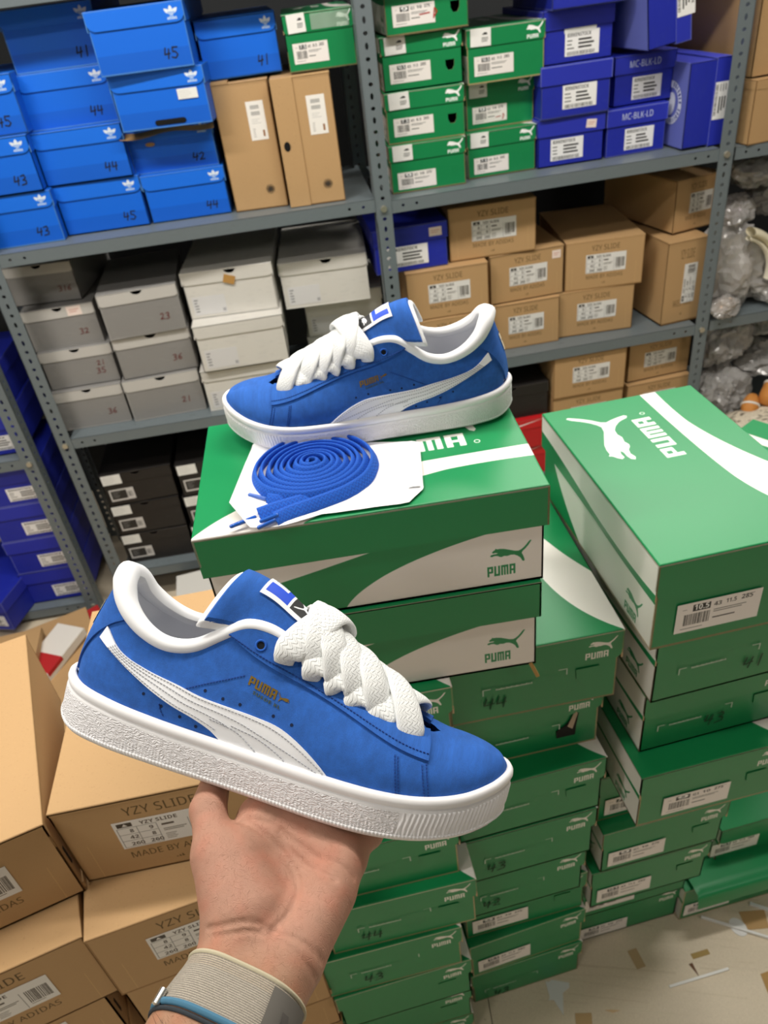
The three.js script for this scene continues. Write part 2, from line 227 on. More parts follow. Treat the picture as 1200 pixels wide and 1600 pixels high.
// ---------- shelving ----------
const steel = std(0x7f898e, 0.42, { metalness: 0.1 });
steel.map = tex(noiseTex(256, 256, [226, 228, 228], 16, (c, w, h) => { for (let i = 0; i < 60; i++) { c.fillStyle = `rgba(120,116,108,${rr(0.08, 0.3)})`; c.fillRect(rr(0, w), rr(0, h), rr(1, 5), rr(1, 4)); } }), true, true);
const boltM = std(0xb9b4a4, 0.35, { metalness: 0.7 });
const E01 = [0, 0, 1, 1];
function postG(h, side) { // slotted angle: front flange across x, side flange going back from its outer edge
  const W = 0.04, holes = [], side2 = [];
  for (let y = 0.03, i = 0; y < h - 0.03; y += 0.025, i++) { const rx = i % 2 ? 0.0055 : 0.004, ry = i % 2 ? 0.0045 : 0.0075, o = [], q = []; for (let k = 0; k < 8; k++) { const a = k / 8 * 2 * Math.PI + 0.39; o.push([rx * Math.cos(a), y + ry * Math.sin(a)]); q.push([rx * Math.cos(a), y + ry * Math.sin(a)]); } holes.push(o); side2.push(q); }
  const f = board(rectPts(W, h), 0.002, null, E01, E01, holes), s = board(rectPts(W, h), 0.002, new THREE.Matrix4().makeRotationY(side * Math.PI / 2).setPosition(side * W / 2, 0, -W / 2), E01, E01, side2);
  return merge([f, s]);
}
function shelfG(w, d) { // deck with folded lips, the front one with bolt holes near its ends
  const lip = (z, turn) => { const hs = []; for (const x of [-w / 2 + 0.03, -w / 2 + 0.065, w / 2 - 0.03, w / 2 - 0.065]) { const o = []; for (let k = 0; k < 8; k++) { const a = k / 8 * 2 * Math.PI; o.push([x + 0.004 * Math.cos(a), -0.015 + 0.0035 * Math.sin(a)]); } hs.push(o); } return board([[-w / 2, -0.031], [w / 2, -0.031], [w / 2, 0], [-w / 2, 0]], 0.0012, new THREE.Matrix4().makeRotationY(turn).setPosition(0, 0, z), E01, E01, hs); };
  const q = boxG(w, 0.0012, d, 0, -0.0006, -d / 2), u = boxG(w, 0.0012, 0.014, 0, -0.0305, -0.008);
  return merge([lip(0, 0), lip(-d, Math.PI), q, u]);
}
const D_SHELF = 0.42;
function rack(label, x0, z0, yaw, xs, shelves, hPost) {
  const g = thing('shelving_rack', label, 'shelving rack', 'grey slotted steel shelving'); g.position.set(x0, 0, z0); g.rotation.y = R(yaw);
  for (const [x, s] of xs) for (const back of [0, 1]) { const p = part('post', postG(hPost, back ? -s : s), steel, g); p.position.set(x, 0, back ? -D_SHELF - 0.004 : 0.0015); if (back) p.rotation.y = Math.PI; }
  for (const [a, b, y] of shelves) {
    const m = part('shelf', shelfG(b - a, D_SHELF), steel, g); m.position.set((a + b) / 2, y, -0.001);
    for (const [x] of xs) if (x > a - 0.08 && x < b + 0.08) { const t = new THREE.CylinderGeometry(0.0075, 0.0085, 0.006, 12); t.rotateX(Math.PI / 2); const q = part('bolt', t, boltM, g); q.position.set(x, y - 0.016, 0.0045); }
  }
  return g;
}
const PX = 0.1008, PZ = -1.9904;
rack('grey slotted steel rack holding the blue boxes and the grey and white boxes', PX, PZ, 3, [[-0.973, -1]], [[-0.955, -0.02, 1.155], [-0.955, -0.02, 0.635], [-0.955, -0.02, 0.138], [-0.955, -0.02, 1.668]], 2.2);
rack('grey slotted steel rack holding green boxes over kraft boxes', PX, PZ, 5, [[0, -1], [0.903, 1]], [[0.02, 0.885, 1.146], [0.02, 0.885, 0.666], [0.02, 0.885, 0.24], [0.02, 0.885, 1.63]], 2.2);
rack('grey slotted steel rack with bagged shoes at the right edge', PX, PZ - 0.003, 5, [[1.84, 1]], [[0.93, 1.82, 1.142], [0.93, 1.82, 0.67], [0.93, 1.82, 0.3]], 2.2);
rack('grey slotted steel rack at the far left holding dark blue boxes', -0.985, -1.93, 3, [[0, 1], [-0.9, -1]], [[-0.88, -0.02, 0.598], [-0.88, -0.02, 0.046], [-0.88, -0.02, 1.15]], 2.2);

// ---------- kinds of boxes ----------
const GREEN = '#12854c', GWHITE = '#efe9e2';
const PU = new Atlas(2048, 2048);
const gfill = (c, w, h) => { c.fillStyle = GREEN; c.fillRect(-4, -4, w + 8, h + 8); };
const curve = (c, pts, col) => { c.fillStyle = col; c.beginPath(); c.moveTo(...pts[0]); for (let i = 1; i < pts.length; i++) { const p = pts[i]; p.length === 2 ? c.lineTo(...p) : p.length === 4 ? c.quadraticCurveTo(...p) : c.bezierCurveTo(...p); } c.closePath(); c.fill(); };
const pA = {
  edge: PU.fill('#b79a72'), inner: PU.fill('#8a6b48'), g: PU.fill(GREEN), lidEdge: PU.fill('#c9c3ae'), greenEdge: PU.fill('#2c9a58'),
  top: PU.add(680, 1060, (c, w, h) => { // u across the box, up the page = towards its back
    gfill(c, w, h); const X = (u) => u * w, Y = (v) => (1 - v) * h;
    curve(c, [[X(0.65), Y(1.01)], [X(0.655), Y(0.75), X(0.67), Y(0.5), X(0.7), Y(0.35)], [X(0.74), Y(0.2), X(0.84), Y(0.08), X(1.01), Y(-0.01)], [X(1.01), Y(0.3)], [X(0.9), Y(0.42), X(0.8), Y(0.58), X(0.76), Y(0.74)], [X(0.745), Y(0.85), X(0.75), Y(0.95), X(0.755), Y(1.01)]], GWHITE);
    c.save(); c.translate(X(0.35), Y(0.73)); c.rotate(-Math.PI / 2); cat(c, -0.17 * h, -0.24 * w, 0.36 * h, '#f6f4ee', false); wordmark(c, -0.2 * h, 0.115 * w, 0.3 * h, 0.115 * w, '#f6f4ee'); c.strokeStyle = '#f6f4ee'; c.lineWidth = 3; c.beginPath(); c.arc(0.125 * h, 0.21 * w, 9, 0, 7); c.stroke(); c.restore();
  }),
  lidFront: PU.add(660, 146, (c, w, h) => { gfill(c, w, h); cat(c, w * 0.8, h * 0.14, w * 0.16, GWHITE); wordmark(c, w * 0.785, h * 0.62, w * 0.135, h * 0.24, GWHITE); }),
  front: PU.add(500, 273, gfill), lidRight: PU.add(600, 90, gfill),
  lidLeft: PU.add(1000, 140, (c, w, h) => { c.fillStyle = GWHITE; c.fillRect(-4, -4, w + 8, h + 8); curve(c, [[-5, h * 0.5], [w * 0.15, h * 0.5, w * 0.5, h * 0.8], [w * 0.8, h * 0.98, w + 5, h * 0.8], [w + 5, h + 5], [-5, h + 5]], GREEN); }),
  right: PU.add(1000, 350, (c, w, h) => { // left end of the page = the label end
    gfill(c, w, h); const Y = (t) => t / 0.1185 * h, X = (u) => u * w;
    curve(c, [[-5, Y(0.03)], [X(0.72), Y(0.03)], [X(0.42), Y(0.052), X(0.2), Y(0.074), -5, Y(0.079)]], GWHITE);
    curve(c, [[X(1.01), Y(0.04)], [X(0.8), Y(0.047), X(0.62), Y(0.062), X(0.5), Y(0.083)], [X(0.43), Y(0.096), X(0.39), Y(0.108), X(0.375), h + 5], [X(1.01), h + 5]], GWHITE);
    cat(c, X(0.835), Y(0.064), X(0.125), GREEN); wordmark(c, X(0.825), Y(0.092), X(0.09), Y(0.0135), GREEN); }),
  left: PU.add(1000, 350, (c, w, h) => { // right end of the page = the label end
    gfill(c, w, h); const Y = (t) => t * h, X = (u) => u * w;
    curve(c, [[X(0.1), Y(0.42)], [X(0.14), Y(0.36), X(0.25), Y(0.36)], [X(0.6), Y(0.5), X(1.01), Y(0.46)], [X(1.01), h + 5], [X(0.42), h + 5], [X(0.2), Y(0.75), X(0.1), Y(0.42)]], GWHITE);
    c.save(); c.translate(X(0.8), Y(0.62)); cat(c, 0, 0, X(0.12), GREEN); wordmark(c, 0, Y(0.22), X(0.09), Y(0.1), GREEN); c.restore(); }),
  lidStk: PU.add(600, 148, (c, w, h) => { gfill(c, w, h); cat(c, w * 0.765, h * 0.07, w * 0.2, '#fff', false, 1.18, 5); wordmark(c, w * 0.765, h * 0.7, w * 0.15, h * 0.22, '#fff'); }),
};
pA.side = pA.back = pA.g; pA.lidSide = pA.lidRight;
const PUM = PU.material({ roughness: 0.36 });
const kPuma = carton({ w: 0.22, h: 0.1205, d: 0.342, lh: 0.048, over: 0.0042, cut: 0.014, A: pA });
kPuma.hole = { x: 0.068, y: 0.055 };
const shield = [[-0.013, 0.011], [0.013, 0.011], [0.012, -0.004], [0.006, -0.014], [-0.006, -0.014], [-0.012, -0.004]];
const kPumaHole = carton({ w: 0.22, h: 0.1205, d: 0.342, lh: 0.048, over: 0.0042, cut: 0.014, A: pA, hole: shield.map(([x, y]) => [x * 1.15 + 0.068, y * 1.1 + 0.05]) });
const sA = { ...pA, lidFront: pA.lidStk };
const kPumaS = carton({ w: 0.196, h: 0.1135, d: 0.31, lh: 0.038, cut: 0.01, over: 0.0025, A: sA });
const kPumaSHole = carton({ w: 0.196, h: 0.1135, d: 0.31, lh: 0.038, cut: 0.01, over: 0.0025, A: sA, hole: shield.map(([x, y]) => [x * 0.85 + 0.066, y * 0.85 + 0.042]) });

const AD = new Atlas(1024, 512), BLUE = '#0069e2';
const leaf = (c) => { c.beginPath(); c.moveTo(0, 0); c.bezierCurveTo(-20, -22, -16, -46, 0, -62); c.bezierCurveTo(16, -46, 20, -22, 0, 0); c.fill(); };
const trefoil = (c, x, y, s, col) => { c.save(); c.translate(x, y); c.scale(s, s); c.fillStyle = col; for (const a of [-0.82, 0, 0.82]) { c.save(); c.rotate(a); leaf(c); c.restore(); } c.beginPath(); c.ellipse(0, -4, 17, 13, 0, 0, 7); c.fill(); c.fillStyle = BLUE; for (const y of [-16, -8, 0]) c.fillRect(-26, y, 52, 3); word(c, 'adidas', -34, 34, 22, 68, col); c.restore(); };
const bfill = (col) => (c, w, h) => { c.fillStyle = col; c.fillRect(-4, -4, w + 8, h + 8); };
const adA = { edge: AD.fill('#4f87c4'), inner: AD.fill('#a58a63'), top: AD.add(64, 64, bfill('#0a66d2')), side: AD.add(64, 64, bfill('#0660cc')), front: AD.add(420, 240, (c, w, h) => { bfill(BLUE)(c, w, h); c.fillStyle = '#005fd2'; c.fillRect(-4, h * 0.68, w + 8, h); }), lidFront: AD.add(420, 84, (c, w, h) => { bfill('#0a70ea')(c, w, h); trefoil(c, w * 0.87, h * 0.6, 0.62, '#e4ecf8'); }) };
adA.lidSide = adA.side; const ADM = AD.material({ roughness: 0.5 });
const kAd = carton({ w: 0.214, h: 0.122, d: 0.33, lh: 0.038, over: 0.0032, cut: 0.02, A: adA });

const SM = new Atlas(1024, 512); // plain-coloured cartons share one sheet
const plain = (front, edge, o = {}) => { const f = SM.add(60, 40, (c, w, h) => { bfill(front)(c, w, h); grain(c, w, h, 60, 0.05, 0, 255); }); const e = SM.fill(edge); return { front: f, side: f, top: f, lidFront: f, lidSide: f, edge: e, inner: SM.fill(o.inner || '#6b665e'), ...o }; };
const biA = plain('#1c2aa6', '#6a73c4', { inner: '#8f8468' }); biA.lidFront = biA.lidSide = SM.add(60, 40, bfill('#2632b2')); biA.lidEdge = SM.fill('#7d86d6');
const grA = plain('#8c8a88', '#a9a7a4'), whA = plain('#d9d6cf', '#eceae4'), blA = plain('#1d1a19', '#3a3532', { inner: '#7a1c1a' }), reA = plain('#c2161d', '#d6504e');
grA.lidFront = SM.add(60, 40, bfill('#c6c3be')); grA.lidEdge = SM.fill('#c2c0bc');
reA.lidFront = SM.add(260, 80, (c, w, h) => { bfill('#d11d22')(c, w, h); curve(c, [[10, 60], [90, 70, 250, 0], [110, 78, 40, 84], [10, 84, 10, 60]], '#fff'); });
const BIM = SM.material({ roughness: 0.5 });
const kBirk = carton({ w: 0.18, h: 0.1165, d: 0.31, lh: 0.042, over: 0.0035, A: biA });
const kGrey = carton({ w: 0.2, h: 0.119, d: 0.32, lh: 0.032, over: 0.002, cut: 0.012, notchX: 0, notchR: 0.0145, A: grA });
const kWhite = carton({ w: 0.243, h: 0.127, d: 0.34, lh: 0.034, over: 0.003, cut: 0.014, notchX: 0.01, notchR: 0.016, A: whA });
const kWhitePlain = carton({ w: 0.243, h: 0.127, d: 0.34, lh: 0.034, over: 0.003, cut: 0.014, A: whA });
const kBlack = carton({ w: 0.21, h: 0.11, d: 0.33, lh: 0.034, over: 0.002, notchX: 0, notchR: 0.014, A: blA });
const kRed = carton({ w: 0.21, h: 0.11, d: 0.33, lh: 0.034, over: 0.002, A: reA });

const KR = new Atlas(2048, 1400), KRAFT = '#bd986a';
const kraft = (c, w, h) => { bfill(KRAFT)(c, w, h); for (let i = 0; i < w * h / 90; i++) { c.fillStyle = rnd() < 0.5 ? `rgba(96,66,30,${rr(0.04, 0.16)})` : `rgba(226,184,124,${rr(0.04, 0.16)})`; c.fillRect(rr(0, w), rr(0, h), rr(1, 4), rr(1, 2)); } };
const three = (c, x, y, s, col) => { c.fillStyle = col; for (let i = 0; i < 3; i++) { const hh = s * (0.35 + i * 0.32); poly(c, [[-0.95 + i * 0.62, 0], [-0.45 + i * 0.62, 0], [-0.45 + i * 0.62 - 0.35, -hh / s], [-0.95 + i * 0.62 - 0.0, -hh / s * 0.55]], s, s, x, y); } };
const yzA = { edge: KR.fill('#8d6637'), inner: KR.fill('#7d5b33'), top: KR.add(460, 640, kraft), side: KR.add(640, 330, kraft), lidFront: KR.add(200, 20, kraft), front: KR.add(900, 520, (c, w, h) => { kraft(c, w, h); const t = '#5d4826'; word(c, 'YZY SLIDE', w * 0.33, h * 0.2, 56, w * 0.36, t, 'normal'); word(c, 'MADE BY ADIDAS', w * 0.265, h * 0.785, 42, w * 0.48, t, 'normal'); three(c, w * 0.5, h * 0.9, 22, t); c.strokeStyle = 'rgba(222,184,126,0.7)'; c.lineWidth = 2; c.beginPath(); c.moveTo(w * 0.09, h * 0.5); c.lineTo(w * 0.09, h); c.moveTo(w * 0.91, h * 0.5); c.lineTo(w * 0.91, h); c.stroke(); }) };
yzA.lidSide = yzA.lidFront; const kfp = KR.add(420, 260, kraft); yzA.back = kfp;
const KRM = KR.material({ roughness: 0.72 });
const kYzy = carton({ w: 0.227, h: 0.138, d: 0.325, lh: 0.006, over: 0.0005, A: yzA });
const ugA = { ...yzA, front: kfp, lidFront: KR.add(200, 60, kraft) }; ugA.lidSide = ugA.lidFront;
const kUgg = carton({ w: 0.136, h: 0.285, d: 0.3, lh: 0.006, over: 0.0005, A: ugA });
const kKraft = carton({ w: 0.3, h: 0.2, d: 0.36, lh: 0.03, over: 0.001, A: ugA });

// ---------- boxes on the racks ----------
// column: boxes from the shelf up; each [x, z, yaw, width, label, dress]; ys = their bottoms and the top of the last
function column(name, kinds, mat, group, ys, list) {
  list.forEach(([x, z, yaw, w, label, dress, kind], i) => {
    const k = kind || kinds, g = makeBox(name, k, mat, label, group), h = ys[i + 1] - ys[i];
    setBox(g, k, x, ys[i], z, yaw, w / k.w, (h - 0.0006) / k.h); if (dress) dress(g, k);
  });
}
const num = (s, dx = 0.06, y = 0.028) => (g, k) => stick(g, 'handwritten_number', 0.04, 0.029, ink[s], IKM, dx, y, k.d / 2 - (k.over || 0.002) + 0.0003);
const both = (...f) => (g, k) => f.forEach((q) => q && q(g, k));
{
  const T = 'bright blue boxes on the upper left shelf';
  column('blue_shoe_box', kAd, ADM, T, [1.156, 1.276, 1.4, 1.522], [
    [-0.799, -1.99, 3.4, 0.215, 'bright blue shoe box marked 43 at the left frame edge, bottom row', num('43')],
    [-0.806, -1.982, 3.2, 0.215, 'bright blue shoe box marked 43 at the left frame edge, second row up', num('43')],
    [-0.798, -1.989, 3.3, 0.215, 'bright blue shoe box marked 45 at the left frame edge, third row up', num('45')]]);
  column('blue_shoe_box', kAd, ADM, T, [1.156, 1.275, 1.394, 1.511, 1.633], [
    [-0.591, -2.03, 2, 0.213, 'bright blue shoe box marked 45, bottom row between two other blue boxes', num('45')],
    [-0.598, -2.022, 1.2, 0.215, 'bright blue shoe box marked 44 with a clean lid, second row up', num('44')],
    [-0.598, -2.043, 1.7, 0.211, 'bright blue shoe box marked 44 with a round dent, third row up', num('44')],
    [-0.59, -2.045, 1.4, 0.21, 'shaded blue shoe box marked 41, topmost of the second blue stack', num('41')]]);
  column('blue_shoe_box', kAd, ADM, T, [1.156, 1.269, 1.374, 1.49, 1.612], [
    [-0.381, -2.04, 2, 0.206, 'bright blue shoe box marked 44, bottom row beside the kraft boot box', num('44')],
    [-0.391, -2.055, -0.4, 0.213, 'blue shoe box marked 42 with its lid flap torn open to bare card', (g, k) => {
      num('42')(g, k);
      const f = gridG(14, 4, (u, v) => V((u - 0.5) * 0.225, 0.112 - 0.004 * Math.sin(u * 9) - v * 0.012, k.d / 2 + 0.003 + v * (0.018 + 0.012 * Math.sin(u * 5 + 1))), null, true);
      part('torn_flap', f, std(0xb08a5a, 0.9, { side: THREE.DoubleSide }), g, 'torn brown card edge');
      const hole = new THREE.CircleGeometry(0.009, 14); hole.scale(1.3, 0.6, 1); const m = part('torn_patch', hole, std(0xb08a5a, 0.9), g); m.position.set(-0.05, 0.075, k.d / 2 + 0.0005); }],
    [-0.376, -1.985, -3.4, 0.217, 'bright blue shoe box with a small white sticker and a cut-out, third row up', (g, k) => { stick(g, 'label', 0.045, 0.022, prWhite, PRM, 0.062, 0.067, k.d / 2 - 0.0016); const s = new THREE.CapsuleGeometry(0.006, 0.06, 4, 10); s.rotateZ(Math.PI / 2); s.scale(1, 1, 0.15); const m = part('cut_out', s, std(0x080706, 1), g); m.position.set(0.01, 0.012, k.d / 2 - 0.002); }],
    [-0.385, -1.968, 0, 0.212, 'bright blue shoe box marked 45, topmost of the stack next to the boots', num('45')]]);
  // two kraft boot boxes on end
  const B = 'kraft boot boxes standing on end';
  const dressUgg = (g, k, hole) => { stick(g, 'label', 0.042, 0.084, prUgg, PRM, 0.028, 0.2, k.d / 2 - 0.0003); stick(g, 'printed_sun', 0.024, 0.024, ink.sun, IKM, 0.03, 0.045, k.d / 2 - 0.0003); if (hole) { const c = new THREE.CylinderGeometry(0.011, 0.011, 0.001, 18); c.rotateX(Math.PI / 2); c.scale(0.7, 1, 1); part('finger_hole', c, std(0x050403, 1), g).position.set(-0.052, 0.14, k.d / 2 + 0.003); const s = boxG(0.05, 0.283, 0.004, -0.043, 0.1425, k.d / 2 + 0.001); const q = part('lid_flap', s, KRM, g); const u = q.geometry.attributes.uv; for (let i = 0; i < u.count; i++) u.setXY(i, kfp[0] + u.getX(i) * 0.04, kfp[1] + u.getY(i) * 0.15); } else { const s = boxG(0.04, 0.006, 0.08, -0.046, 0.287, k.d / 2 - 0.04); const q = part('lid_flap', s, KRM, g); const u = q.geometry.attributes.uv; for (let i = 0; i < u.count; i++) u.setXY(i, kfp[0] + u.getX(i) * 0.04, kfp[1] + u.getY(i) * 0.05); } };
  column('boot_box', kUgg, KRM, B, [1.156, 1.441], [[-0.202, -2.04, -0.4, 0.133, 'kraft boot box standing on end right beside the blue boxes', (g, k) => dressUgg(g, k, false)]]);
  column('boot_box', kUgg, KRM, B, [1.156, 1.44], [[-0.059, -2.015, 0.6, 0.139, 'kraft boot box standing on end with a round finger hole in its lid', (g, k) => dressUgg(g, k, true)]]);
  column('blue_shoe_box', kAd, ADM, T, [1.447, 1.568], [[-0.186, -2.06, 5.6, 0.184, 'shaded blue shoe box marked 41 lying on top of the kraft boot boxes', num('41')]]);
}
const stk = (v, y = 0.036, dx = -0.03, w = 0.098, h = 0.04) => (g, k) => stick(g, 'label', w, h, prPuma[v], PRM, dx, y, k.d / 2 - (k.over || 0.002) + 0.0002);
const lidTag = (dx = -0.062) => (g, k) => stick(g, 'lid_label', 0.05, 0.036, prLid, PRM, dx, k.h - k.lh / 2, k.d / 2 + 0.0002, rr(-0.03, 0.03));
const cover = (sc = 1, y = 0.042) => (g, k) => { const o = shield.map(([x, q]) => [x * 0.85 * sc, q * 0.85 * sc]); const m = part('hole_flap', board(o, 0.0006, null, pA.g, pA.greenEdge), PUM, g); m.position.set(0.066, y, k.d / 2 - (k.over || 0.002) + 0.0004); };
const redInk = (g, k) => stick(g, 'red_mark', 0.05, 0.027, ink.red, IKM, 0.005, 0.034, k.d / 2 - 0.0018);
{
  const T = 'green shoe boxes on the upper right shelf';
  const full = [stk(0), lidTag()];
  column('green_shoe_box', kPumaS, PUM, T, [1.147, 1.26, 1.374, 1.488, 1.604], [
    [0.226, -2.05, 3.4, 0.195, 'green shoe box lowest of the stack beside the middle post', both(stk(1, 0.028), lidTag(), cover())],
    [0.229, -2.058, 2, 0.196, 'green shoe box second from the bottom beside the middle post', both(stk(2), lidTag()), kPumaSHole],
    [0.231, -2.064, 2.4, 0.195, 'green shoe box third from the bottom beside the middle post', both(stk(0), lidTag()), kPumaSHole],
    [0.247, -2.048, 4.7, 0.196, 'green shoe box cut by the upper frame edge with a red scribble on its label', both(stk(1), lidTag(), redInk), kPumaSHole]]);
  column('green_shoe_box', kPumaS, PUM, T, [1.147, 1.256, 1.364, 1.48], [
    [0.423, -2.1, 5.9, 0.183, 'green shoe box lowest of the stack next to the dark blue boxes', both(stk(2, 0.03), lidTag(), cover())],
    [0.427, -2.13, 7.2, 0.18, 'green shoe box with a shaded lid in the middle of the second stack', both(stk(1, 0.034), lidTag(), cover(), (g, k) => stick(g, 'red_mark', 0.03, 0.02, ink.red, IKM, 0.0, 0.024, k.d / 2 - 0.0018))],
    [0.434, -2.085, 4.7, 0.193, 'green shoe box topmost of the stack next to the dark blue boxes', both(stk(0), lidTag(), cover(1.1, 0.046))]]);
  column('green_shoe_box', kPumaS, PUM, 'green shoe box', [1.443, 1.558], [[-0.0, -2.036, 1.8, 0.16, 'green shoe box lying on top of the kraft boot box left of the middle post', (g, k) => { stk(2, 0.036)(g, k); lidTag(-0.06)(g, k); const s = gridG(10, 3, (u, v) => V(-0.02 + u * 0.105, 0.079 + v * 0.03, k.d / 2 + 0.002 + 0.002 * Math.sin(u * 14) * v), null, false); part('clear_tape', s, phys({ color: 0xe8f4ea, roughness: 0.12, transmission: 0.7, side: THREE.DoubleSide }), g); }]]);
}
{
  const T = 'dark blue boxes on the upper right shelf';
  const lab = (v, y = 0.038, dx = 0.01) => (g, k) => stick(g, 'label', 0.086, 0.052, prBirk[v], PRM, dx, y, k.d / 2 - 0.0033);
  const chalk = (g, k) => stick(g, 'chalk_writing', 0.1, 0.027, ink.chalk, IKM, 0.0, k.h - 0.022, k.d / 2 + 0.0002);
  column('dark_blue_shoe_box', kBirk, BIM, T, [1.147, 1.262, 1.38, 1.494, 1.612], [
    [0.605, -2.11, 4.7, 0.181, 'dark blue shoe box with a pale price sticker, lowest beside the green boxes', both(lab(0, 0.04, -0.01), (g, k) => stick(g, 'price_sticker', 0.026, 0.02, prPrice, PRM, 0.052, k.h - 0.024, k.d / 2 + 0.0002, -0.1))],
    [0.611, -2.1, 5.7, 0.184, 'dark blue shoe box with scuffed lid, second up beside the green boxes', lab(1, 0.044)],
    [0.614, -2.105, 6.1, 0.18, 'dark blue shoe box third up beside the green boxes, greyish lid', both(lab(2, 0.04), (g, k) => stick(g, 'lid_label', 0.08, 0.01, prWhite, PRM, 0.005, k.h - 0.048, k.d / 2 - 0.003))],
    [0.627, -2.067, 4.9, 0.186, 'dark blue shoe box cut by the upper frame edge above the labelled ones']]);
  column('dark_blue_shoe_box', kBirk, BIM, T, [1.147, 1.261, 1.375], [
    [0.782, -2.13, 7.1, 0.167, 'dark blue shoe box with chalk writing on its lid, lower of two', both(lab(1), chalk)],
    [0.799, -2.15, 7.9, 0.166, 'dark blue shoe box with chalk writing under the tilted box', both(lab(2), chalk)]]);
  const sideLab = (g, x, y, w, h, k, z) => { const m = stick(g, 'label', h, w, prBirk[1], PRM, x, y, z, -Math.PI / 2); };
  const on = (label, x, y, z, yaw, w, d, roll, seal) => { // stands on its side: lid to the right
    const g = thing('dark_blue_shoe_box', label, 'shoe box', T), k = kBirk; g.position.set(x, y, z); g.rotation.set(0, R(yaw), R(roll), 'YXZ');
    const a = part('box_body', k.body, BIM, g), l = part('lid', k.lid, BIM, g);
    for (const m of [a, l]) { m.rotation.z = -Math.PI / 2; m.position.set(-k.h / 2, w / 2, -k.d / 2); m.scale.set(w / k.w, d / k.h, 1); m.position.x = -d / 2; }
    stick(g, 'label', 0.085, 0.046, prBirk[1], PRM, d * 0.36, w * 0.52, 0.0006, -Math.PI / 2);
    if (seal) { const m = stick(g, 'printed_seal', 0.11, 0.11, ink.seal, IKM, -d / 2 - 0.0006, w * 0.52, -0.075); m.rotation.y = -Math.PI / 2; }
    return g;
  };
  on('dark blue shoe box standing on its side with a round printed seal', 0.945, 1.1475, -2.095, 9, 0.202, 0.112, 0, true);
  on('dark blue shoe box tipped at the top against the frame edge with a white label', 0.822, 1.392, -2.06, 11, 0.185, 0.112, 7, false);
}
{
  const T = 'grey shoe boxes on the lower left shelf';
  const red = (s) => (g, k) => stick(g, 'handwritten_number', 0.05, 0.027, ink['r' + s], IKM, 0.062, 0.04, k.d / 2 - 0.0017);
  column('grey_shoe_box', kGrey, BIM, T, [0.636, 0.757, 0.87, 0.984, 1.09], [
    [-0.782, -1.999, 3.3, 0.195, 'grey shoe box lowest of the stack beside the left post', red('36')],
    [-0.781, -2.016, 3.9, 0.197, 'grey shoe box with two lines of red writing, second up beside the left post', both(red('35'), (g, k) => stick(g, 'handwritten_note', 0.046, 0.025, ink.r21, IKM, 0.068, 0.064, k.d / 2 - 0.0017))],
    [-0.791, -2.028, 4.2, 0.191, 'grey shoe box with a pale pink price sticker on its lid', both(red('32'), (g, k) => stick(g, 'price_sticker', 0.04, 0.026, prPrice, PRM, 0.045, k.h - 0.017, k.d / 2 + 0.0002))],
    [-0.818, -2.065, -1.9, 0.185, 'grey shoe box topmost under the shelf lip beside the left post', red('316')]]);
  column('grey_shoe_box', kGrey, BIM, T, [0.636, 0.762, 0.884, 1.01], [
    [-0.573, -2.005, 5.9, 0.211, 'grey shoe box lowest of the second stack, beside the white boxes', red('21')],
    [-0.567, -2.015, 7.0, 0.211, 'grey shoe box in the middle of the second stack, beside the white boxes', red('36')],
    [-0.566, -2.005, 6.4, 0.209, 'grey shoe box topmost of the second stack with a scuffed lid edge', red('23')]]);
  const W = 'white shoe boxes on the lower left shelf';
  const pale = (g, k) => stick(g, 'label', 0.088, 0.05, prGrey, PRM, -0.062, 0.034, k.d / 2 - 0.0027);
  column('white_shoe_box', kWhite, BIM, W, [0.636, 0.762, 0.898, 1.026], [
    [-0.339, -1.999, 2.6, 0.238, 'white shoe box lowest of the stack, behind the toe of the standing shoe', pale, kWhitePlain],
    [-0.322, -1.985, 3.4, 0.244, 'white shoe box in the middle of the stack, its lid overhanging', pale, kWhitePlain],
    [-0.329, -2.03, -0.5, 0.244, 'white shoe box topmost with a scrap of brown tape on its lid', both(pale, (g, k) => { const t = boxG(0.03, 0.022, 0.0012); const m = part('tape_scrap', t, std(0xb88a48, 0.7), g); m.position.set(0.005, k.h - 0.03, k.d / 2 + 0.001); m.rotation.z = -0.35; })]]);
  column('white_shoe_box', kWhite, BIM, W, [0.636, 0.752, 0.88, 1.008], [
    [-0.042, -2.16, -1, 0.23, 'white shoe box at the back of the shelf, lowest of the second white stack', null],
    [-0.037, -2.15, -2, 0.23, 'white shoe box with a half-moon hole behind the tongue of the standing shoe', pale],
    [-0.075, -2.06, -0.4, 0.24, 'white shoe box topmost of the stack nearest the middle post', pale]]);
}
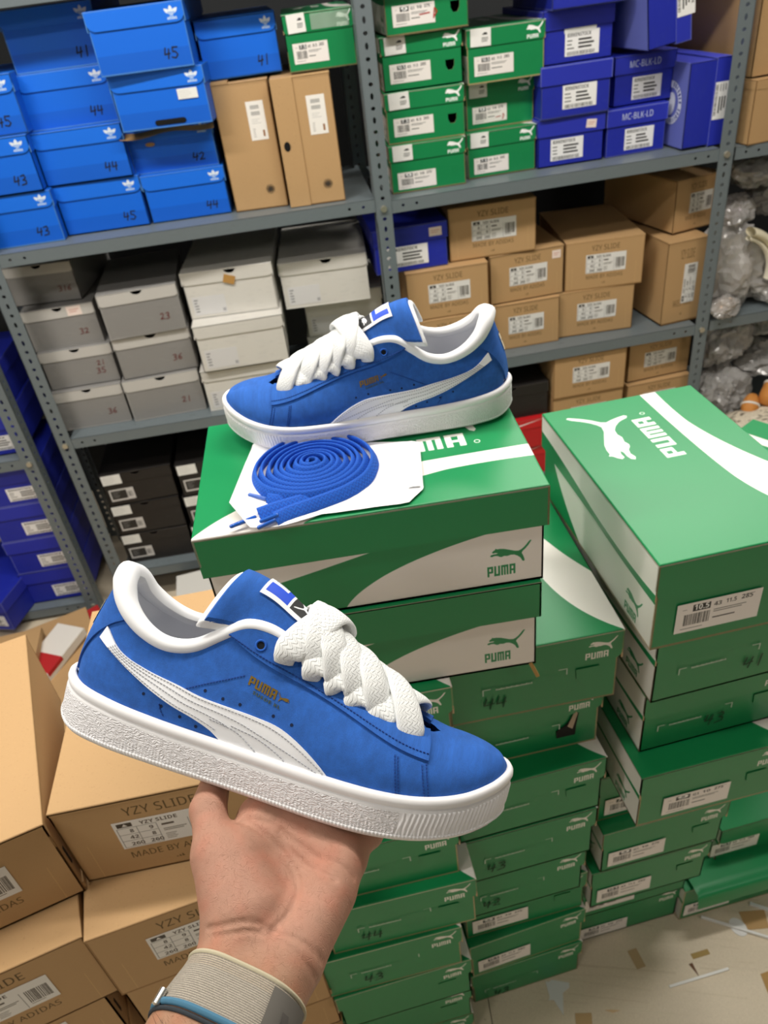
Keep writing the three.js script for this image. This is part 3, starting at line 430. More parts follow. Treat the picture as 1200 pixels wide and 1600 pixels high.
{
  const T = 'kraft shoe boxes on the middle right shelf';
  const yl = (g, k) => stick(g, 'label', 0.116, 0.052, prYzy, PRM, 0.004, 0.072, k.d / 2 - 0.0001);
  const price = (g, k) => stick(g, 'price_sticker', 0.026, 0.022, prPrice, PRM, 0.09, 0.115, k.d / 2 - 0.0001);
  const Y = (label, x, y, z, yaw, w, h, dress) => column('kraft_shoe_box', kYzy, KRM, T, [y, y + h], [[x, z, yaw, w, label, dress]]);
  Y('kraft shoe box hidden low behind the collar of the standing shoe', 0.257, 0.667, -2.04, 3.1, 0.23, 0.137, yl);
  Y('kraft shoe box at the left end of the second row, beside the middle post', 0.256, 0.804, -2.044, 3, 0.228, 0.138, yl);
  Y('kraft shoe box set back on top of the kraft row, next to the blue one', 0.391, 0.944, -2.085, 2.1, 0.238, 0.14, yl);
  Y('kraft shoe box in the bottom row behind the heel of the standing shoe', 0.478, 0.667, -2.08, 4.5, 0.205, 0.137, yl);
  Y('kraft shoe box with a small white sticker in its upper corner', 0.487, 0.804, -2.094, 6.4, 0.215, 0.139, both(yl, price));
  Y('kraft shoe box at the right end of the bottom row', 0.691, 0.667, -2.106, 1.2, 0.226, 0.137, yl);
  Y('kraft shoe box at the right end of the second row', 0.71, 0.804, -2.106, -0.8, 0.222, 0.139, yl);
  Y('kraft shoe box turned so its long side shows, under the upper right shelf', 0.985, 0.915, -2.17, 18, 0.15, 0.143, (g, k) => stick(g, 'label', 0.116, 0.052, prYzy, PRM, 0.02, 0.072, k.d / 2 - 0.0001));
  Y('kraft shoe box standing on end beside the right post', 0.946, 0.667, -2.102, 10.8, 0.125, 0.244, (g, k) => { const m = stick(g, 'label', 0.105, 0.05, prYzy, PRM, 0.03, 0.066, k.d / 2 - 0.0001, Math.PI / 2); m.scale.set(0.55, 1.9, 1); m.scale.set(0.62, 1.5, 1); });
  const T2 = 'kraft shoe boxes on the low right shelf';
  const Z = (label, x, y, z, yaw, w, h) => column('kraft_shoe_box', kYzy, KRM, T2, [y, y + h], [[x, z, yaw, w, label, yl]]);
  Z('kraft shoe box low on the right rack, left one of the visible pair', 0.667, 0.498, -2.05, 5.2, 0.224, 0.134);
  Z('kraft shoe box low on the right rack beside the right post', 0.9, 0.491, -2.11, 8.6, 0.204, 0.126);
  Z('kraft shoe box low on the right rack just above the large green box', 0.667, 0.362, -2.055, 5.2, 0.224, 0.134);
  Z('kraft shoe box low on the right rack, second from the top by the right post', 0.9, 0.362, -2.09, 7, 0.21, 0.128);
  Z('kraft shoe box low on the right rack, lowest of the left pair', 0.667, 0.241, -2.06, 5.2, 0.224, 0.12);
  Z('kraft shoe box low on the right rack, lowest by the right post', 0.9, 0.241, -2.09, 7, 0.21, 0.12);
  column('dark_blue_shoe_box', kBirk, BIM, 'dark blue shoe box', [0.943, 1.062], [[0.166, -2.057, 5, 0.205, 'dark blue shoe box behind the middle post, lying on the kraft boxes', both((g, k) => stick(g, 'label', 0.1, 0.052, prBirk[0], PRM, -0.01, 0.04, k.d / 2 - 0.0033), (g, k) => stick(g, 'price_sticker', 0.03, 0.022, prPrice, PRM, 0.06, k.h - 0.024, k.d / 2 + 0.0002))]]);
  // black and red ones low on the same rack
  const S = 'black and red shoe boxes low on the right rack';
  column('red_shoe_box', kRed, BIM, S, [0.241, 0.345, 0.45], [[0.42, -2.03, 5, 0.235, 'red shoe box lower of two, behind the standing shoe'], [0.425, -2.02, 6, 0.23, 'red shoe box with a white swoosh on the lid, upper of two']]);
  column('black_shoe_box', kBlack, BIM, S, [0.45, 0.56], [[0.43, -2.04, 5, 0.225, 'black shoe box on top of the two red ones']]);
}
{
  const T = 'black shoe boxes on the low left shelf';
  const bl = (dx) => (g, k) => { stick(g, 'lid_label', 0.056, 0.032, prWhite, PRM, dx - 0.014, k.h - 0.019, k.d / 2 + 0.0002); stick(g, 'label', 0.072, 0.04, prBlack, PRM, dx + 0.002, 0.036, k.d / 2 - 0.0017); };
  const row = ['lowest', 'in the middle', 'topmost'];
  column('black_shoe_box', kBlack, BIM, T, [0.139, 0.252, 0.366, 0.48], row.map((s, i) => [-0.735 + i * 0.004, -1.99, 3 + i, 0.215, `black shoe box ${s} of the stack beside the left post`, bl(-0.058)]));
  column('black_shoe_box', kBlack, BIM, T, [0.139, 0.252, 0.366, 0.48], row.map((s, i) => [-0.51 + i * 0.006, -1.99, 4, 0.215, `black shoe box ${s} of the stack beside the large green box`, bl(-0.058)]));
}
{ // the far left rack
  const T = 'dark blue boxes on the far left rack';
  const lab = (g, k) => stick(g, 'label', 0.088, 0.042, prBirk[2], PRM, 0.03, 0.036, k.d / 2 - 0.0033);
  const row = ['lowest', 'second from the bottom', 'third from the bottom', 'topmost'];
  column('dark_blue_shoe_box', kBirk, BIM, T, [0.047, 0.176, 0.306, 0.436, 0.558], row.map((s, i) => [-1.088 + 0.002 * i, -1.96 + 0.004 * i, 3, 0.2, `dark blue shoe box ${s} of the labelled stack at the far left`, lab]));
  column('dark_blue_shoe_box', kBirk, BIM, T, [0.599, 0.725, 0.85], [[-1.1, -1.965, 3, 0.2, 'dark blue shoe box above the low shelf at the far left frame edge', lab], [-1.105, -1.97, 2, 0.2, 'dark blue shoe box upper one above the low shelf at the far left', lab]]);
  column('dark_blue_shoe_box', kBirk, BIM, T, [0.047, 0.165], [[-1.3, -1.86, -14, 0.19, 'dark blue shoe box sticking out at the lower left frame edge', lab]]);
}
// kraft cartons seen above the right post
{
  const T = 'plain kraft cartons by the right post';
  const C = (label, x, y, z, yaw, w, h) => column('kraft_carton', kKraft, KRM, T, [y, y + h], [[x, z, yaw, w, label]]);
  C('plain kraft carton in shade low behind the dark blue boxes', 0.86, 1.1475, -2.46, 6, 0.3, 0.22);
  C('plain kraft carton in shade behind the blue box standing on its side', 0.87, 1.3685, -2.42, 6, 0.27, 0.2);
  C('plain kraft carton right of the right post, lower of two', 1.17, 1.143, -2.1, 14, 0.24, 0.15);
  C('plain kraft carton right of the right post, upper of two', 1.17, 1.294, -2.12, 12, 0.25, 0.2);
}

// ---------- green stacks on the floor ----------
{
  const T = 'green shoe boxes stacked on the floor', h = 0.1215, fz = (k) => k.d / 2 - 0.0028;
  const hand44 = (s, dx = -0.045, y = 0.03) => (g, k) => stick(g, 'handwritten_number', 0.04, 0.0285, ink['g' + s], IKM, dx, y, fz(k));
  const frame = (dx = -0.01, y = 0.045) => (g, k) => stick(g, 'printed_frame', 0.115, 0.052, ink.frame, IKM, dx, y, fz(k));
  const lab = (v, dx = -0.045, y = 0.034) => (g, k) => stick(g, 'label', 0.1, 0.04, prPuma[v], PRM, dx, y, fz(k) + 0.0001);
  const torn = (g, k) => { const o = [[-0.012, -0.02], [0.014, -0.02], [0.015, 0.0], [0.018, 0.026], [0.013, 0.022], [0.0, 0.003], [-0.013, -0.006]]; const m = part('torn_hole', board(o, 0.001, null, pA.inner, pA.inner), std(0x171310, 0.9), g); m.position.set(0.06, 0.045, fz(k) + 0.001); const f = gridG(6, 3, (u, v) => V(0.062 + u * 0.01 + v * 0.006 * (1 - u * 0.6), 0.047 + u * 0.03 - v * 0.003, fz(k) + 0.002 + v * 0.003), null, false); part('torn_card', f, std(0xc4b09a, 0.9, { side: THREE.DoubleSide }), g, 'bent scrap of bare card'); };
  const flap = (g, k) => { const o = shield.map(([x, y]) => [x * 1.15, y * 1.1]); part('hole_flap', board(o, 0.0006, null, pA.g, pA.greenEdge), PUM, g).position.set(0.068, 0.05, fz(k) + 0.0003); };
  const S = (where, list) => list.forEach(([lv, x, z, yaw, label, dress, kind]) => { const k = kind || kPuma, g = makeBox('green_shoe_box', k, PUM, label, T); setBox(g, k, x, lv * h, z, yaw, 1, (h - 0.0006) / k.h); if (dress) dress(g, k); });
  const ord = ['lowest', 'second from the floor', 'third from the floor', 'fourth from the floor', 'fifth from the floor', 'sixth from the floor', 'seventh from the floor', 'eighth from the floor'];
  const L1 = (i) => `green shoe box ${ord[i]}, beside the forearm`;
  S('', [[0, -0.071, -0.557, 7, L1(0), flap, kPumaHole], [1, -0.07, -0.55, 7.5, L1(1), flap, kPumaHole], [2, -0.067, -0.537, 8.5, L1(2), flap], [3, -0.078, -0.533, 7, L1(3) + ', marked 43', both(hand44('43', -0.03), frame())],
    [4, -0.051, -0.538, 6, L1(4) + ', marked 44', both(hand44('44'), frame(), flap)], [5, -0.068, -0.547, 6, L1(5), both(frame(), flap)], [6, -0.055, -0.56, 5, L1(6), null], [7, -0.06, -0.57, 4, L1(7) + ', its white swoosh behind the laces', null]]);
  const L2 = (i) => `green shoe box ${ord[i]}, middle stack`;
  S('', [[0, 0.152, -0.645, 9.5, L2(0) + ', marked 43', both(hand44('43', -0.05, 0.016), frame(-0.03, 0.03))], [1, 0.153, -0.643, 10.8, L2(1) + ' with a label', lab(0)], [2, 0.15, -0.65, 8, L2(2) + ' with label and cut-out', both(lab(1), flap), kPumaHole], [3, 0.134, -0.622, 8, L2(3), both(frame(), hand44('42'))],
    [4, 0.143, -0.615, 8, L2(4), both(frame(), hand44('43'))], [5, 0.149, -0.613, 8, L2(5), both(frame(), flap)], [6, 0.145, -0.642, 6, L2(6) + ', its hole torn open', both(torn, frame(0, 0.03))], [7, 0.154, -0.62, 4.3, L2(7) + ', marked 44', both(hand44('44', -0.048, 0.03), frame(), flap)]]);
  const L3 = (i) => `green shoe box ${ord[i]}, under the big right box`;
  S('', [[0, 0.373, -0.726, 8, L3(0), lab(1, -0.05, 0.028)], [1, 0.374, -0.715, 8, L3(1), lab(2, -0.05, 0.04)], [2, 0.373, -0.674, 8, L3(2), both(lab(0), flap), kPumaHole], [3, 0.384, -0.671, 8, L3(3), both(lab(1), flap)], [4, 0.377, -0.69, 8, L3(4), both(lab(2), flap)],
    [5, 0.4, -0.602, 7.4, L3(5) + ', sticking out', both(lab(1, -0.02), flap)], [6, 0.406, -0.638, 8, L3(6) + ', marked 43', both(hand44('43', 0.0, 0.034), frame(-0.03, 0.036), flap), kPumaHole], [7, 0.404, -0.622, 8, L3(7) + ', marked 41', both(hand44('41', 0.03, 0.032), frame(-0.02, 0.04))]]);
  // the big one on top, label end to the viewer
  const B = makeBox('green_shoe_box', kPuma, PUM, 'large green shoe box on top of the right-hand stack, label 10.5 facing out', T); setBox(B, kPuma, 0.3835, 8 * h, -0.597, 6.4, 1.0, 1.09); lab(0, -0.03, 0.038)(B, kPuma); flap(B, kPuma);
  // far right
  S('', [[0, 0.588, -0.742, 8, 'green shoe box lowest at the right frame edge', lab(2, -0.05, 0.036)], [1, 0.66, -0.785, 8, 'green shoe box second from the floor at the right frame edge', lab(0, -0.07, 0.05)]]);
  { const g = thing('loose_box_lid', 'loose green box lid drooping over the lowest box at the right frame edge', 'box lid'); const p = gridG(20, 6, (u, v) => V((u - 0.5) * 0.21, v < 0.5 ? 0.012 : 0.012 - (v - 0.5) * 0.078, v < 0.5 ? -0.05 + v * 0.12 : 0.01 + Math.sin((v - 0.5) * 3) * 0.008), () => [(pA.g[0] + pA.g[2]) / 2, (pA.g[1] + pA.g[3]) / 2], true); part('lid_flap', p, PUM, g).material.side = THREE.DoubleSide; g.position.set(0.598, h, -0.735); g.rotation.y = R(8); }
  S('', [[0, 0.96, -1.05, 30, 'green shoe box on the floor far behind the right-hand stacks'], [1, 0.95, -1.05, 32, 'green shoe box second from the floor behind the big box'], ...[2, 3, 4, 5].map((i) => [i, 0.74, -1.035, 34 + (i % 2) * 3, `green shoe box ${ord[i]} in the stack behind the big box`]), [6, 0.736 + 0.1, -1.03 + 0.137, 36, 'green shoe box at the right edge showing only a corner and white print']]);
  // the pair under the standing shoe: turned, long side out
  const side = (label, y, x, z, yaw, sy) => { const g = makeBox('green_shoe_box', kPuma, PUM, label, T); const a = R(yaw); g.position.set(x - Math.sin(a) * 0.11, y, z - Math.cos(a) * 0.11); g.rotation.y = a - Math.PI / 2; g.scale.set(1, sy, 1); return g; };
  side('green and white shoe box lower of the two turned long side out', 8 * h, -0.018, -0.583, 2.2, 1.06);
  side('green and white shoe box carrying the standing shoe and the coiled laces', 8 * h + 0.1282, -0.0115, -0.583, 2, 1.0);
  { const t = boxG(0.004, 0.026, 0.003, 0, 0.004, 0); const m = single('card_tab', t, std(0xb58f52, 0.8), 'small strip of bare card under the corner of the lower turned box', 'card strip'); m.position.set(0.148, 0.958, -0.594); m.rotation.z = 0.35; }
}

// ---------- kraft pile at the lower left ----------
{
  const T = 'kraft shoe boxes piled at the lower left', k = kYzy;
  const yl = (g) => stick(g, 'label', 0.116, 0.05, prYzy, PRM, 0.002, 0.0745, k.d / 2 - 0.0001);
  const slit = (g) => { const b = boxG(0.0006, 0.03, 0.004, k.w / 2 + 0.0001, 0.06, k.d / 2 - 0.012); part('side_slit', b, std(0x2a1d10, 1), g); const t = boxG(0.002, 0.012, 0.05, k.w / 2 + 0.0006, 0.006, k.d / 2 - 0.03); part('side_tab', t, KRM, g); const u = t.attributes.uv; for (let i = 0; i < u.count; i++) u.setXY(i, kfp[0] + u.getX(i) * 0.03, kfp[1] + u.getY(i) * 0.03); };
  // corner: right end or left end of the front bottom edge
  const P = (label, cx, cz, y, yaw, end, sx = 1) => { const g = makeBox('kraft_shoe_box', k, KRM, label, T), a = R(yaw), s = end * k.w * sx / 2; setBox(g, k, cx - s * Math.cos(a), y, cz + s * Math.sin(a), yaw, sx, 1); yl(g); slit(g); return g; };
  const b = 0.8;
  P('kraft shoe box topmost at the lower left frame edge', -0.4035, -0.494, b, 20, 1);
  P('kraft shoe box topmost of the second column, under the heel of the held shoe', -0.4035, -0.5045, b, 4.5, -1);
  P('kraft shoe box second from the top at the lower left frame edge', -0.3965, -0.442, b - 0.139, 18.5, 1);
  P('kraft shoe box second from the top, behind the watch strap', -0.3935, -0.4355, b - 0.139, 13.2, -1);
  const ord = ['third', 'fourth', 'fifth', 'sixth'];
  for (let i = 0; i < 4; i++) { P(`kraft shoe box ${ord[i]} from the top at the lower left frame edge`, -0.425 - 0.012 * (i % 2), -0.45 - 0.012 * i, b - 0.139 * (i + 2), 19 + i, 1); P(`kraft shoe box ${ord[i]} from the top, below the watch strap`, -0.402 + 0.004 * (i % 2), -0.45 - 0.02 * i, b - 0.139 * (i + 2), 12, -1); }
  for (const [x, z, yaw, s] of [[-0.36, -0.6, 13, 'right'], [-0.62, -0.62, 19, 'left']]) { const g = makeBox('kraft_carton', kKraft, KRM, `kraft carton on the floor under the ${s} column of the lower left pile`, 'cartons under the pile'); setBox(g, kKraft, x + 0.1, 0, z + 0.13, yaw, 0.84, 0.104 / kKraft.h); }
}

// ---------- clutter low on the left ----------
{
  const K = (label, x, y, z, w, h, d, yaw, tilt = 0) => { const g = makeBox('kraft_carton', kKraft, KRM, label, 'loose cartons on the floor'); g.position.set(x, y, z); g.rotation.set(tilt, R(yaw), 0, 'YXZ'); g.scale.set(w / 0.3, h / 0.2, d / 0.36); };
  K('flat kraft carton on the floor under the white and red one', -1.02, 0, -1.66, 0.24, 0.06, 0.4, 24);
  K('kraft carton low in shade under the far left rack', -1.22, 0, -1.58, 0.34, 0.12, 0.3, 8);
  K('small kraft carton on the floor behind the heel of the held shoe', -0.915, 0, -1.3, 0.12, 0.09, 0.2, 30);
  const Q = (name, label, x, y, z, w, h, d, yaw, col, band) => { const g = thing(name, label, 'carton'); g.position.set(x, y, z); g.rotation.set(0.1, R(yaw), 0.06); const bm = std(col, 0.7); part('carton_body', merge([slab(w, h, d, 0, 0.003, E01, E01)]), bm, g); if (band) part('carton_band', slab(w * 1.01, h * 0.5, d * 0.34, h * 0.52, 0.002, E01, E01).translate(0, 0, d * 0.25), std(band, 0.7), g); };
  Q('crushed_carton', 'white and red crushed carton lying on the flat kraft one', -1.03, 0.064, -1.68, 0.1, 0.03, 0.19, -24, 0xe6e1da, 0xb81d22);
  Q('crushed_carton', 'red crushed carton by the foot of the left post', -0.985, 0.0, -1.84, 0.12, 0.05, 0.08, 30, 0xb01c20, 0xe6e1da);
  Q('crushed_carton', 'white box lid under the lowest left shelf', -0.6, 0.0, -1.86, 0.14, 0.12, 0.14, 6, 0xdad8d2);
  Q('crushed_carton', 'small red carton near the heel of the held shoe', -0.915, 0.0, -1.63, 0.07, 0.04, 0.1, 12, 0xb81d22);
  Q('crushed_carton', 'small white carton scrap between the loose cartons', -0.88, 0, -1.47, 0.06, 0.04, 0.06, 50, 0xe2ddd4);
}
// ---------- litter on the floor ----------
{
  const flat = (name, label, cat, pts, x, z, turn, col, th = 0.0012, lift = 0) => { const m = single(name, board(pts, th, new THREE.Matrix4().makeRotationX(-Math.PI / 2).setPosition(0, th + lift, 0), E01, E01), std(col, 0.75), label, cat); m.position.set(x, 0.0003, z); m.rotation.y = turn; return m; };
  const paper = 0xd8d8d6, tape = 0xb08e5e;
  litter(flat, paper, tape);
}
function litter(flat, paper, tape) {
  flat('paper_cutout', 'white star-like paper cut-out lying before the lowest green box', 'paper', [[-0.012, 0.022], [-0.005, 0.02], [0.0, 0.023], [0.032, 0.012], [0.03, 0.004], [0.015, -0.003], [0.004, -0.04], [-0.006, -0.012], [-0.016, -0.011], [-0.012, -0.006]], 0.202, -0.63, 0.05, paper);
  flat('white_stick', 'thin white stick lying alone on the floor', 'stick', [[-0.061, -0.0022], [0.061, -0.0022], [0.061, 0.0022], [-0.061, 0.0022]], 0.478, -0.6215, 0.14, 0xefefec, 0.004);
  flat('white_stick', 'long white stick lying across a paper disc at the right edge', 'stick', [[-0.066, -0.0022], [0.066, -0.0022], [0.066, 0.0022], [-0.066, 0.0022]], 0.586, -0.7, -0.46, 0xe6e6e4, 0.005, 0.0015);
  flat('white_stick', 'white stick behind the paper disc at the right edge', 'stick', [[-0.025, -0.003], [0.025, -0.003], [0.025, 0.003], [-0.025, 0.003]], 0.655, -0.731, -0.5, 0xe2e2e0, 0.005);
  const disc = []; for (let i = 0; i < 18; i++) { const a = i / 18 * 2 * Math.PI; disc.push([0.015 * Math.cos(a), 0.019 * Math.sin(a)]); }
  flat('paper_disc', 'white oval paper disc under the long white stick', 'paper', disc, 0.591, -0.7025, 0.4, 0xdededc);
  flat('card_scrap', 'brown card scrap beside the paper disc', 'card scrap', [[-0.024, -0.016], [0.02, -0.022], [0.03, 0.012], [-0.02, 0.02]], 0.627, -0.713, 0.1, tape, 0.001);
  flat('tape_scrap', 'short brown tape scrap lying before the green stacks', 'tape scrap', [[-0.009, -0.018], [0.01, -0.018], [0.01, 0.018], [-0.009, 0.018]], 0.374, -0.67, 0.2, 0xb89e78, 0.0006);
  flat('tape_scrap', 'small yellowish tape scrap lying above the lone white stick', 'tape scrap', [[-0.018, -0.005], [0.018, -0.005], [0.018, 0.005], [-0.018, 0.005]], 0.498, -0.663, 0.15, 0xa68c54, 0.0006);
  flat('card_scrap', 'tiny dark card splinter above the lone white stick', 'card scrap', [[-0.004, 0.012], [0.004, 0.012], [0.002, -0.014]], 0.475, -0.637, 0.2, 0x6b4a32, 0.0006);
  flat('card_scrap', 'pale curled scrap on the floor near the star-like paper', 'card scrap', [[-0.012, 0.004], [0.0, -0.006], [0.014, -0.008], [0.0, 0.0]], 0.298, -0.589, 0.3, 0xd2b48a, 0.001);
  flat('card_scrap', 'brown card scrap at the lower frame edge', 'card scrap', [[-0.016, -0.008], [0.014, -0.012], [0.02, 0.006], [-0.01, 0.012]], 0.241, -0.58, 0.1, 0xba9c70, 0.0008);
  flat('card_scrap', 'rounded brown card scrap at the right frame edge', 'card scrap', [[-0.012, -0.026], [0.02, -0.03], [0.024, 0.028], [-0.004, 0.026]], 0.6, -0.589, 0.1, 0xb08a52, 0.0008);
}

// ---------- the sneakers ----------
// own axes: x from heel to toe, y up, z to the outer side; mir = -1 makes the other foot (x reversed)
const OUT = [[0, 0], [0.004, 0.016], [0.018, 0.0315], [0.045, 0.041], [0.08, 0.0455], [0.12, 0.0485], [0.16, 0.0525], [0.2, 0.0565], [0.235, 0.0565], [0.265, 0.05], [0.29, 0.0365], [0.308, 0.019], [0.3165, 0], [0.314, -0.02], [0.302, -0.038], [0.282, -0.05], [0.255, -0.055], [0.22, -0.051], [0.18, -0.0435], [0.14, -0.039], [0.1, -0.039], [0.06, -0.039], [0.03, -0.035], [0.01, -0.021]];
const outCurve = new THREE.CatmullRomCurve3(OUT.map(([x, z]) => V(x, 0, z)), true, 'centripetal');
const soleB = smooth([[-0.01, 0.007], [0, 0.005], [0.015, 0.001], [0.04, 0], [0.15, 0], [0.22, 0], [0.26, 0.0025], [0.29, 0.007], [0.317, 0.015], [0.33, 0.018]]);
const soleT = smooth([[-0.01, 0.04], [0, 0.038], [0.03, 0.0345], [0.08, 0.0315], [0.15, 0.0305], [0.22, 0.0305], [0.255, 0.032], [0.285, 0.0365], [0.305, 0.043], [0.317, 0.048], [0.33, 0.05]]);
const outAt = (t) => { const p = outCurve.getPointAt(((t % 1) + 1) % 1), q = outCurve.getTangentAt(((t % 1) + 1) % 1); return { p, n: V(-q.z, 0, q.x) }; }; // n points outward
const SUEDE = canvas(1024, 512);
{ // short nap: fine grain under soft mottling of the brushed pile
  const x = SUEDE.getContext('2d'), im = x.createImageData(1024, 512);
  for (let j = 0; j < 512; j++) for (let i = 0; i < 1024; i++) { const n = noise.noise(i / 60, j / 60, 1) * 0.5 + noise.noise(i / 22, j / 26, 5) * 0.4 + noise.noise(i / 7, j / 7, 9) * 0.3, f = (rnd() - 0.5) * 0.5, k = 1 + n * 0.15 + f * 0.2, o = (j * 1024 + i) * 4; im.data[o] = Math.max(0, Math.min(255, 38 * k)); im.data[o + 1] = Math.min(255, 93 * k); im.data[o + 2] = Math.min(255, 176 * k); im.data[o + 3] = 255; }
  x.putImageData(im, 0, 0);
}
const suedeT = tex(SUEDE, true, true); suedeT.repeat.set(1 / 0.16, 1 / 0.08);
const suedeB = tex(noiseTex(512, 512, [128, 128, 128], 90), false, true); suedeB.repeat.set(1 / 0.05, 1 / 0.05);
const suedeM = phys({ map: suedeT, roughness: 0.95, bumpMap: suedeB, bumpScale: 0.0004, sheen: 0.5, sheenRoughness: 0.6, sheenColor: new THREE.Color(0x4f8fe0) });
const leatherM = std(0xf0f1f4, 0.45), liningM = std(0xe9eaee, 0.85), rubberW = std(0xf2f1f2, 0.55), insoleM = std(0xb9bcc6, 0.9);
const wrC = canvas(2048, 128);
{ // wrinkled leather-like relief round the sole wall, smooth where the ribbed toe is
  const x = wrC.getContext('2d'), im = x.createImageData(2048, 128);
  for (let j = 0; j < 128; j++) for (let i = 0; i < 2048; i++) { const w = noise.noise(i / 40, j / 18, 3) * 14, a = noise.noise((i + w) / 34, (j + w * 0.5) / 4.2, 8), b = noise.noise(i / 15, j / 2.6, 2), r = Math.min(1, Math.abs(a) * 3.2) * 0.75 + Math.min(1, Math.abs(b) * 2.5) * 0.25; const o = (j * 2048 + i) * 4; im.data[o] = im.data[o + 1] = im.data[o + 2] = 255 * r; im.data[o + 3] = 255; }
  x.putImageData(im, 0, 0);
}
const wrT = tex(wrC, false, true); const soleWallM = std(0xf1eff1, 0.6, { bumpMap: wrT, bumpScale: 0.0007 });

const LAT = [[0, 0.02, 0.1085, 0], [0.010, 0.024, 0.1035, 0.012], [0.022, 0.033, 0.0915, 0.021], [0.045, 0.05, 0.0805, 0.028], [0.07, 0.069, 0.0755, 0.031], [0.09, 0.088, 0.079, 0.032], [0.11, 0.106, 0.0905, 0.031], [0.13, 0.122, 0.1005, 0.029], [0.148, 0.138, 0.1015, 0.027], [0.165, 0.153, 0.097, 0.025], [0.185, 0.175, 0.0885, 0.0225], [0.205, 0.2, 0.079, 0.02], [0.225, 0.222, 0.0705, 0.0175], [0.245, 0.244, 0.0625, 0.014], [0.262, 0.257, 0.0598, 0.007], [0.275, 0.263, 0.0592, 0], [0.29, 0.276, 0.0588, 0], [0.302, 0.289, 0.0574, 0], [0.3085, 0.295, 0.0562, 0], [0.3135, 0.2995, 0.0548, 0], [0.3165, 0.3015, 0.054, 0]];
// outline parameter for a given x on the outer (s = 1) or inner (s = -1) side
const NU = 20;
const tOf = (x, s) => { let best = 0, e = 1e9; for (let i = 0; i <= 400; i++) { const t = s > 0 ? i / 400 * 0.56 : 1 - i / 400 * 0.56, p = outCurve.getPointAt(t % 1); if (s * p.z < -0.001) continue; const d = Math.abs(p.x - x); if (d < e) { e = d; best = t; } } return best; };
function upperSide(s) {
  const N = LAT.length, B = [], T = [], P1 = [], P2 = [];
  LAT.forEach(([bx, tx, ty, tz], i) => {
    const end = i === 0 ? (s > 0 ? 0 : 1) : i === N - 1 ? null : tOf(bx + 0.0, s); const o = end === null ? { p: V(0.3165, 0, -0.003), n: V(1, 0, 0) } : outAt(end);
    const b = o.p.clone().addScaledVector(o.n, -0.0045); if (i === 0) b.set(0.0045, 0, 0); if (i === N - 1) b.set(0.312, 0, -0.003);
    b.y = soleT(b.x) - 0.004;
    const collar = Math.max(0, 1 - Math.abs(i - 4.5) / 4.5), t = V(tx, ty + (s < 0 ? 0.006 * collar : 0), tz * s * (s < 0 ? 0.95 : 1)); const h = t.y - b.y, wall = THREE.MathUtils.smoothstep(14 - i, 0, 5);
    const p1 = b.clone().add(V(0, h * (0.62 - 0.22 * wall), 0)).addScaledVector(o.n, 0.0025), q = V(b.x - t.x, 0, b.z - t.z);
    const p2w = t.clone().add(V(0, -h * 0.34, 0)).addScaledVector(q, 0.38), p2t = t.clone().addScaledVector(q, 0.5).add(V(0, h * 0.05, 0)), p2 = p2t.lerp(p2w, wall);
    B.push(b); T.push(t); P1.push(p1); P2.push(p2);
  });
  const c = [B, P1, P2, T].map((a) => new THREE.CatmullRomCurve3(a, false, 'centripetal'));
  const at = (k, u) => { const f = Math.min(Math.max(u, 0), 1) * (N - 1), i = Math.min(Math.floor(f), N - 2); return c[k].getPoint((i + f - i) / (N - 1)); };
  const S = (u, v) => { const w = 1 - v, a = at(0, u), b = at(1, u), d = at(2, u), e = at(3, u); return a.multiplyScalar(w * w * w).addScaledVector(b, 3 * w * w * v).addScaledVector(d, 3 * w * v * v).addScaledVector(e, v * v * v); };
  const n = (u, v) => { const e = 0.004, a = S(Math.min(u + e, 1), v).sub(S(Math.max(u - e, 0), v)), b = S(u, Math.min(v + e, 1)).sub(S(u, Math.max(v - e, 0))); const q = b.cross(a); if (q.lengthSq() < 1e-16) return V(0, 1, 0); q.normalize(); return s > 0 ? q.negate() : q; };
  const off = (u, v, d) => S(u, v).addScaledVector(n(u, v), d);
  const G = []; for (let i = 0; i <= 120; i++) for (let j = 0; j <= 24; j++) { const p = S(i / 120, j / 24); G.push([i / 120, j / 24, p.x, p.y]); }
  const inv = (x, y) => { let b = G[0], e = 1e9; for (const g of G) { const d = (g[2] - x) ** 2 + (g[3] - y) ** 2; if (d < e) { e = d; b = g; } } let [u, v] = b; for (let k = 0; k < 8; k++) { const p = S(u, v), h = 1e-3, pu = S(Math.min(u + h, 1), v).sub(S(Math.max(u - h, 0), v)).divideScalar(Math.min(u + h, 1) - Math.max(u - h, 0)), pv = S(u, Math.min(v + h, 1)).sub(S(u, Math.max(v - h, 0))).divideScalar(Math.min(v + h, 1) - Math.max(v - h, 0)), D = pu.x * pv.y - pu.y * pv.x; if (Math.abs(D) < 1e-9) break; const dx = x - p.x, dy = y - p.y; u = Math.min(1, Math.max(0, u + (dx * pv.y - dy * pv.x) / D * 0.8)); v = Math.min(1, Math.max(0, v + (pu.x * dy - pu.y * dx) / D * 0.8)); } return [u, v]; };
  return { S, n, off, inv, at, s };
}
const SIDE = { 1: upperSide(1), [-1]: upperSide(-1) };
const uvXY = (a, b, p) => [p.x, p.y + p.z * 0.4];
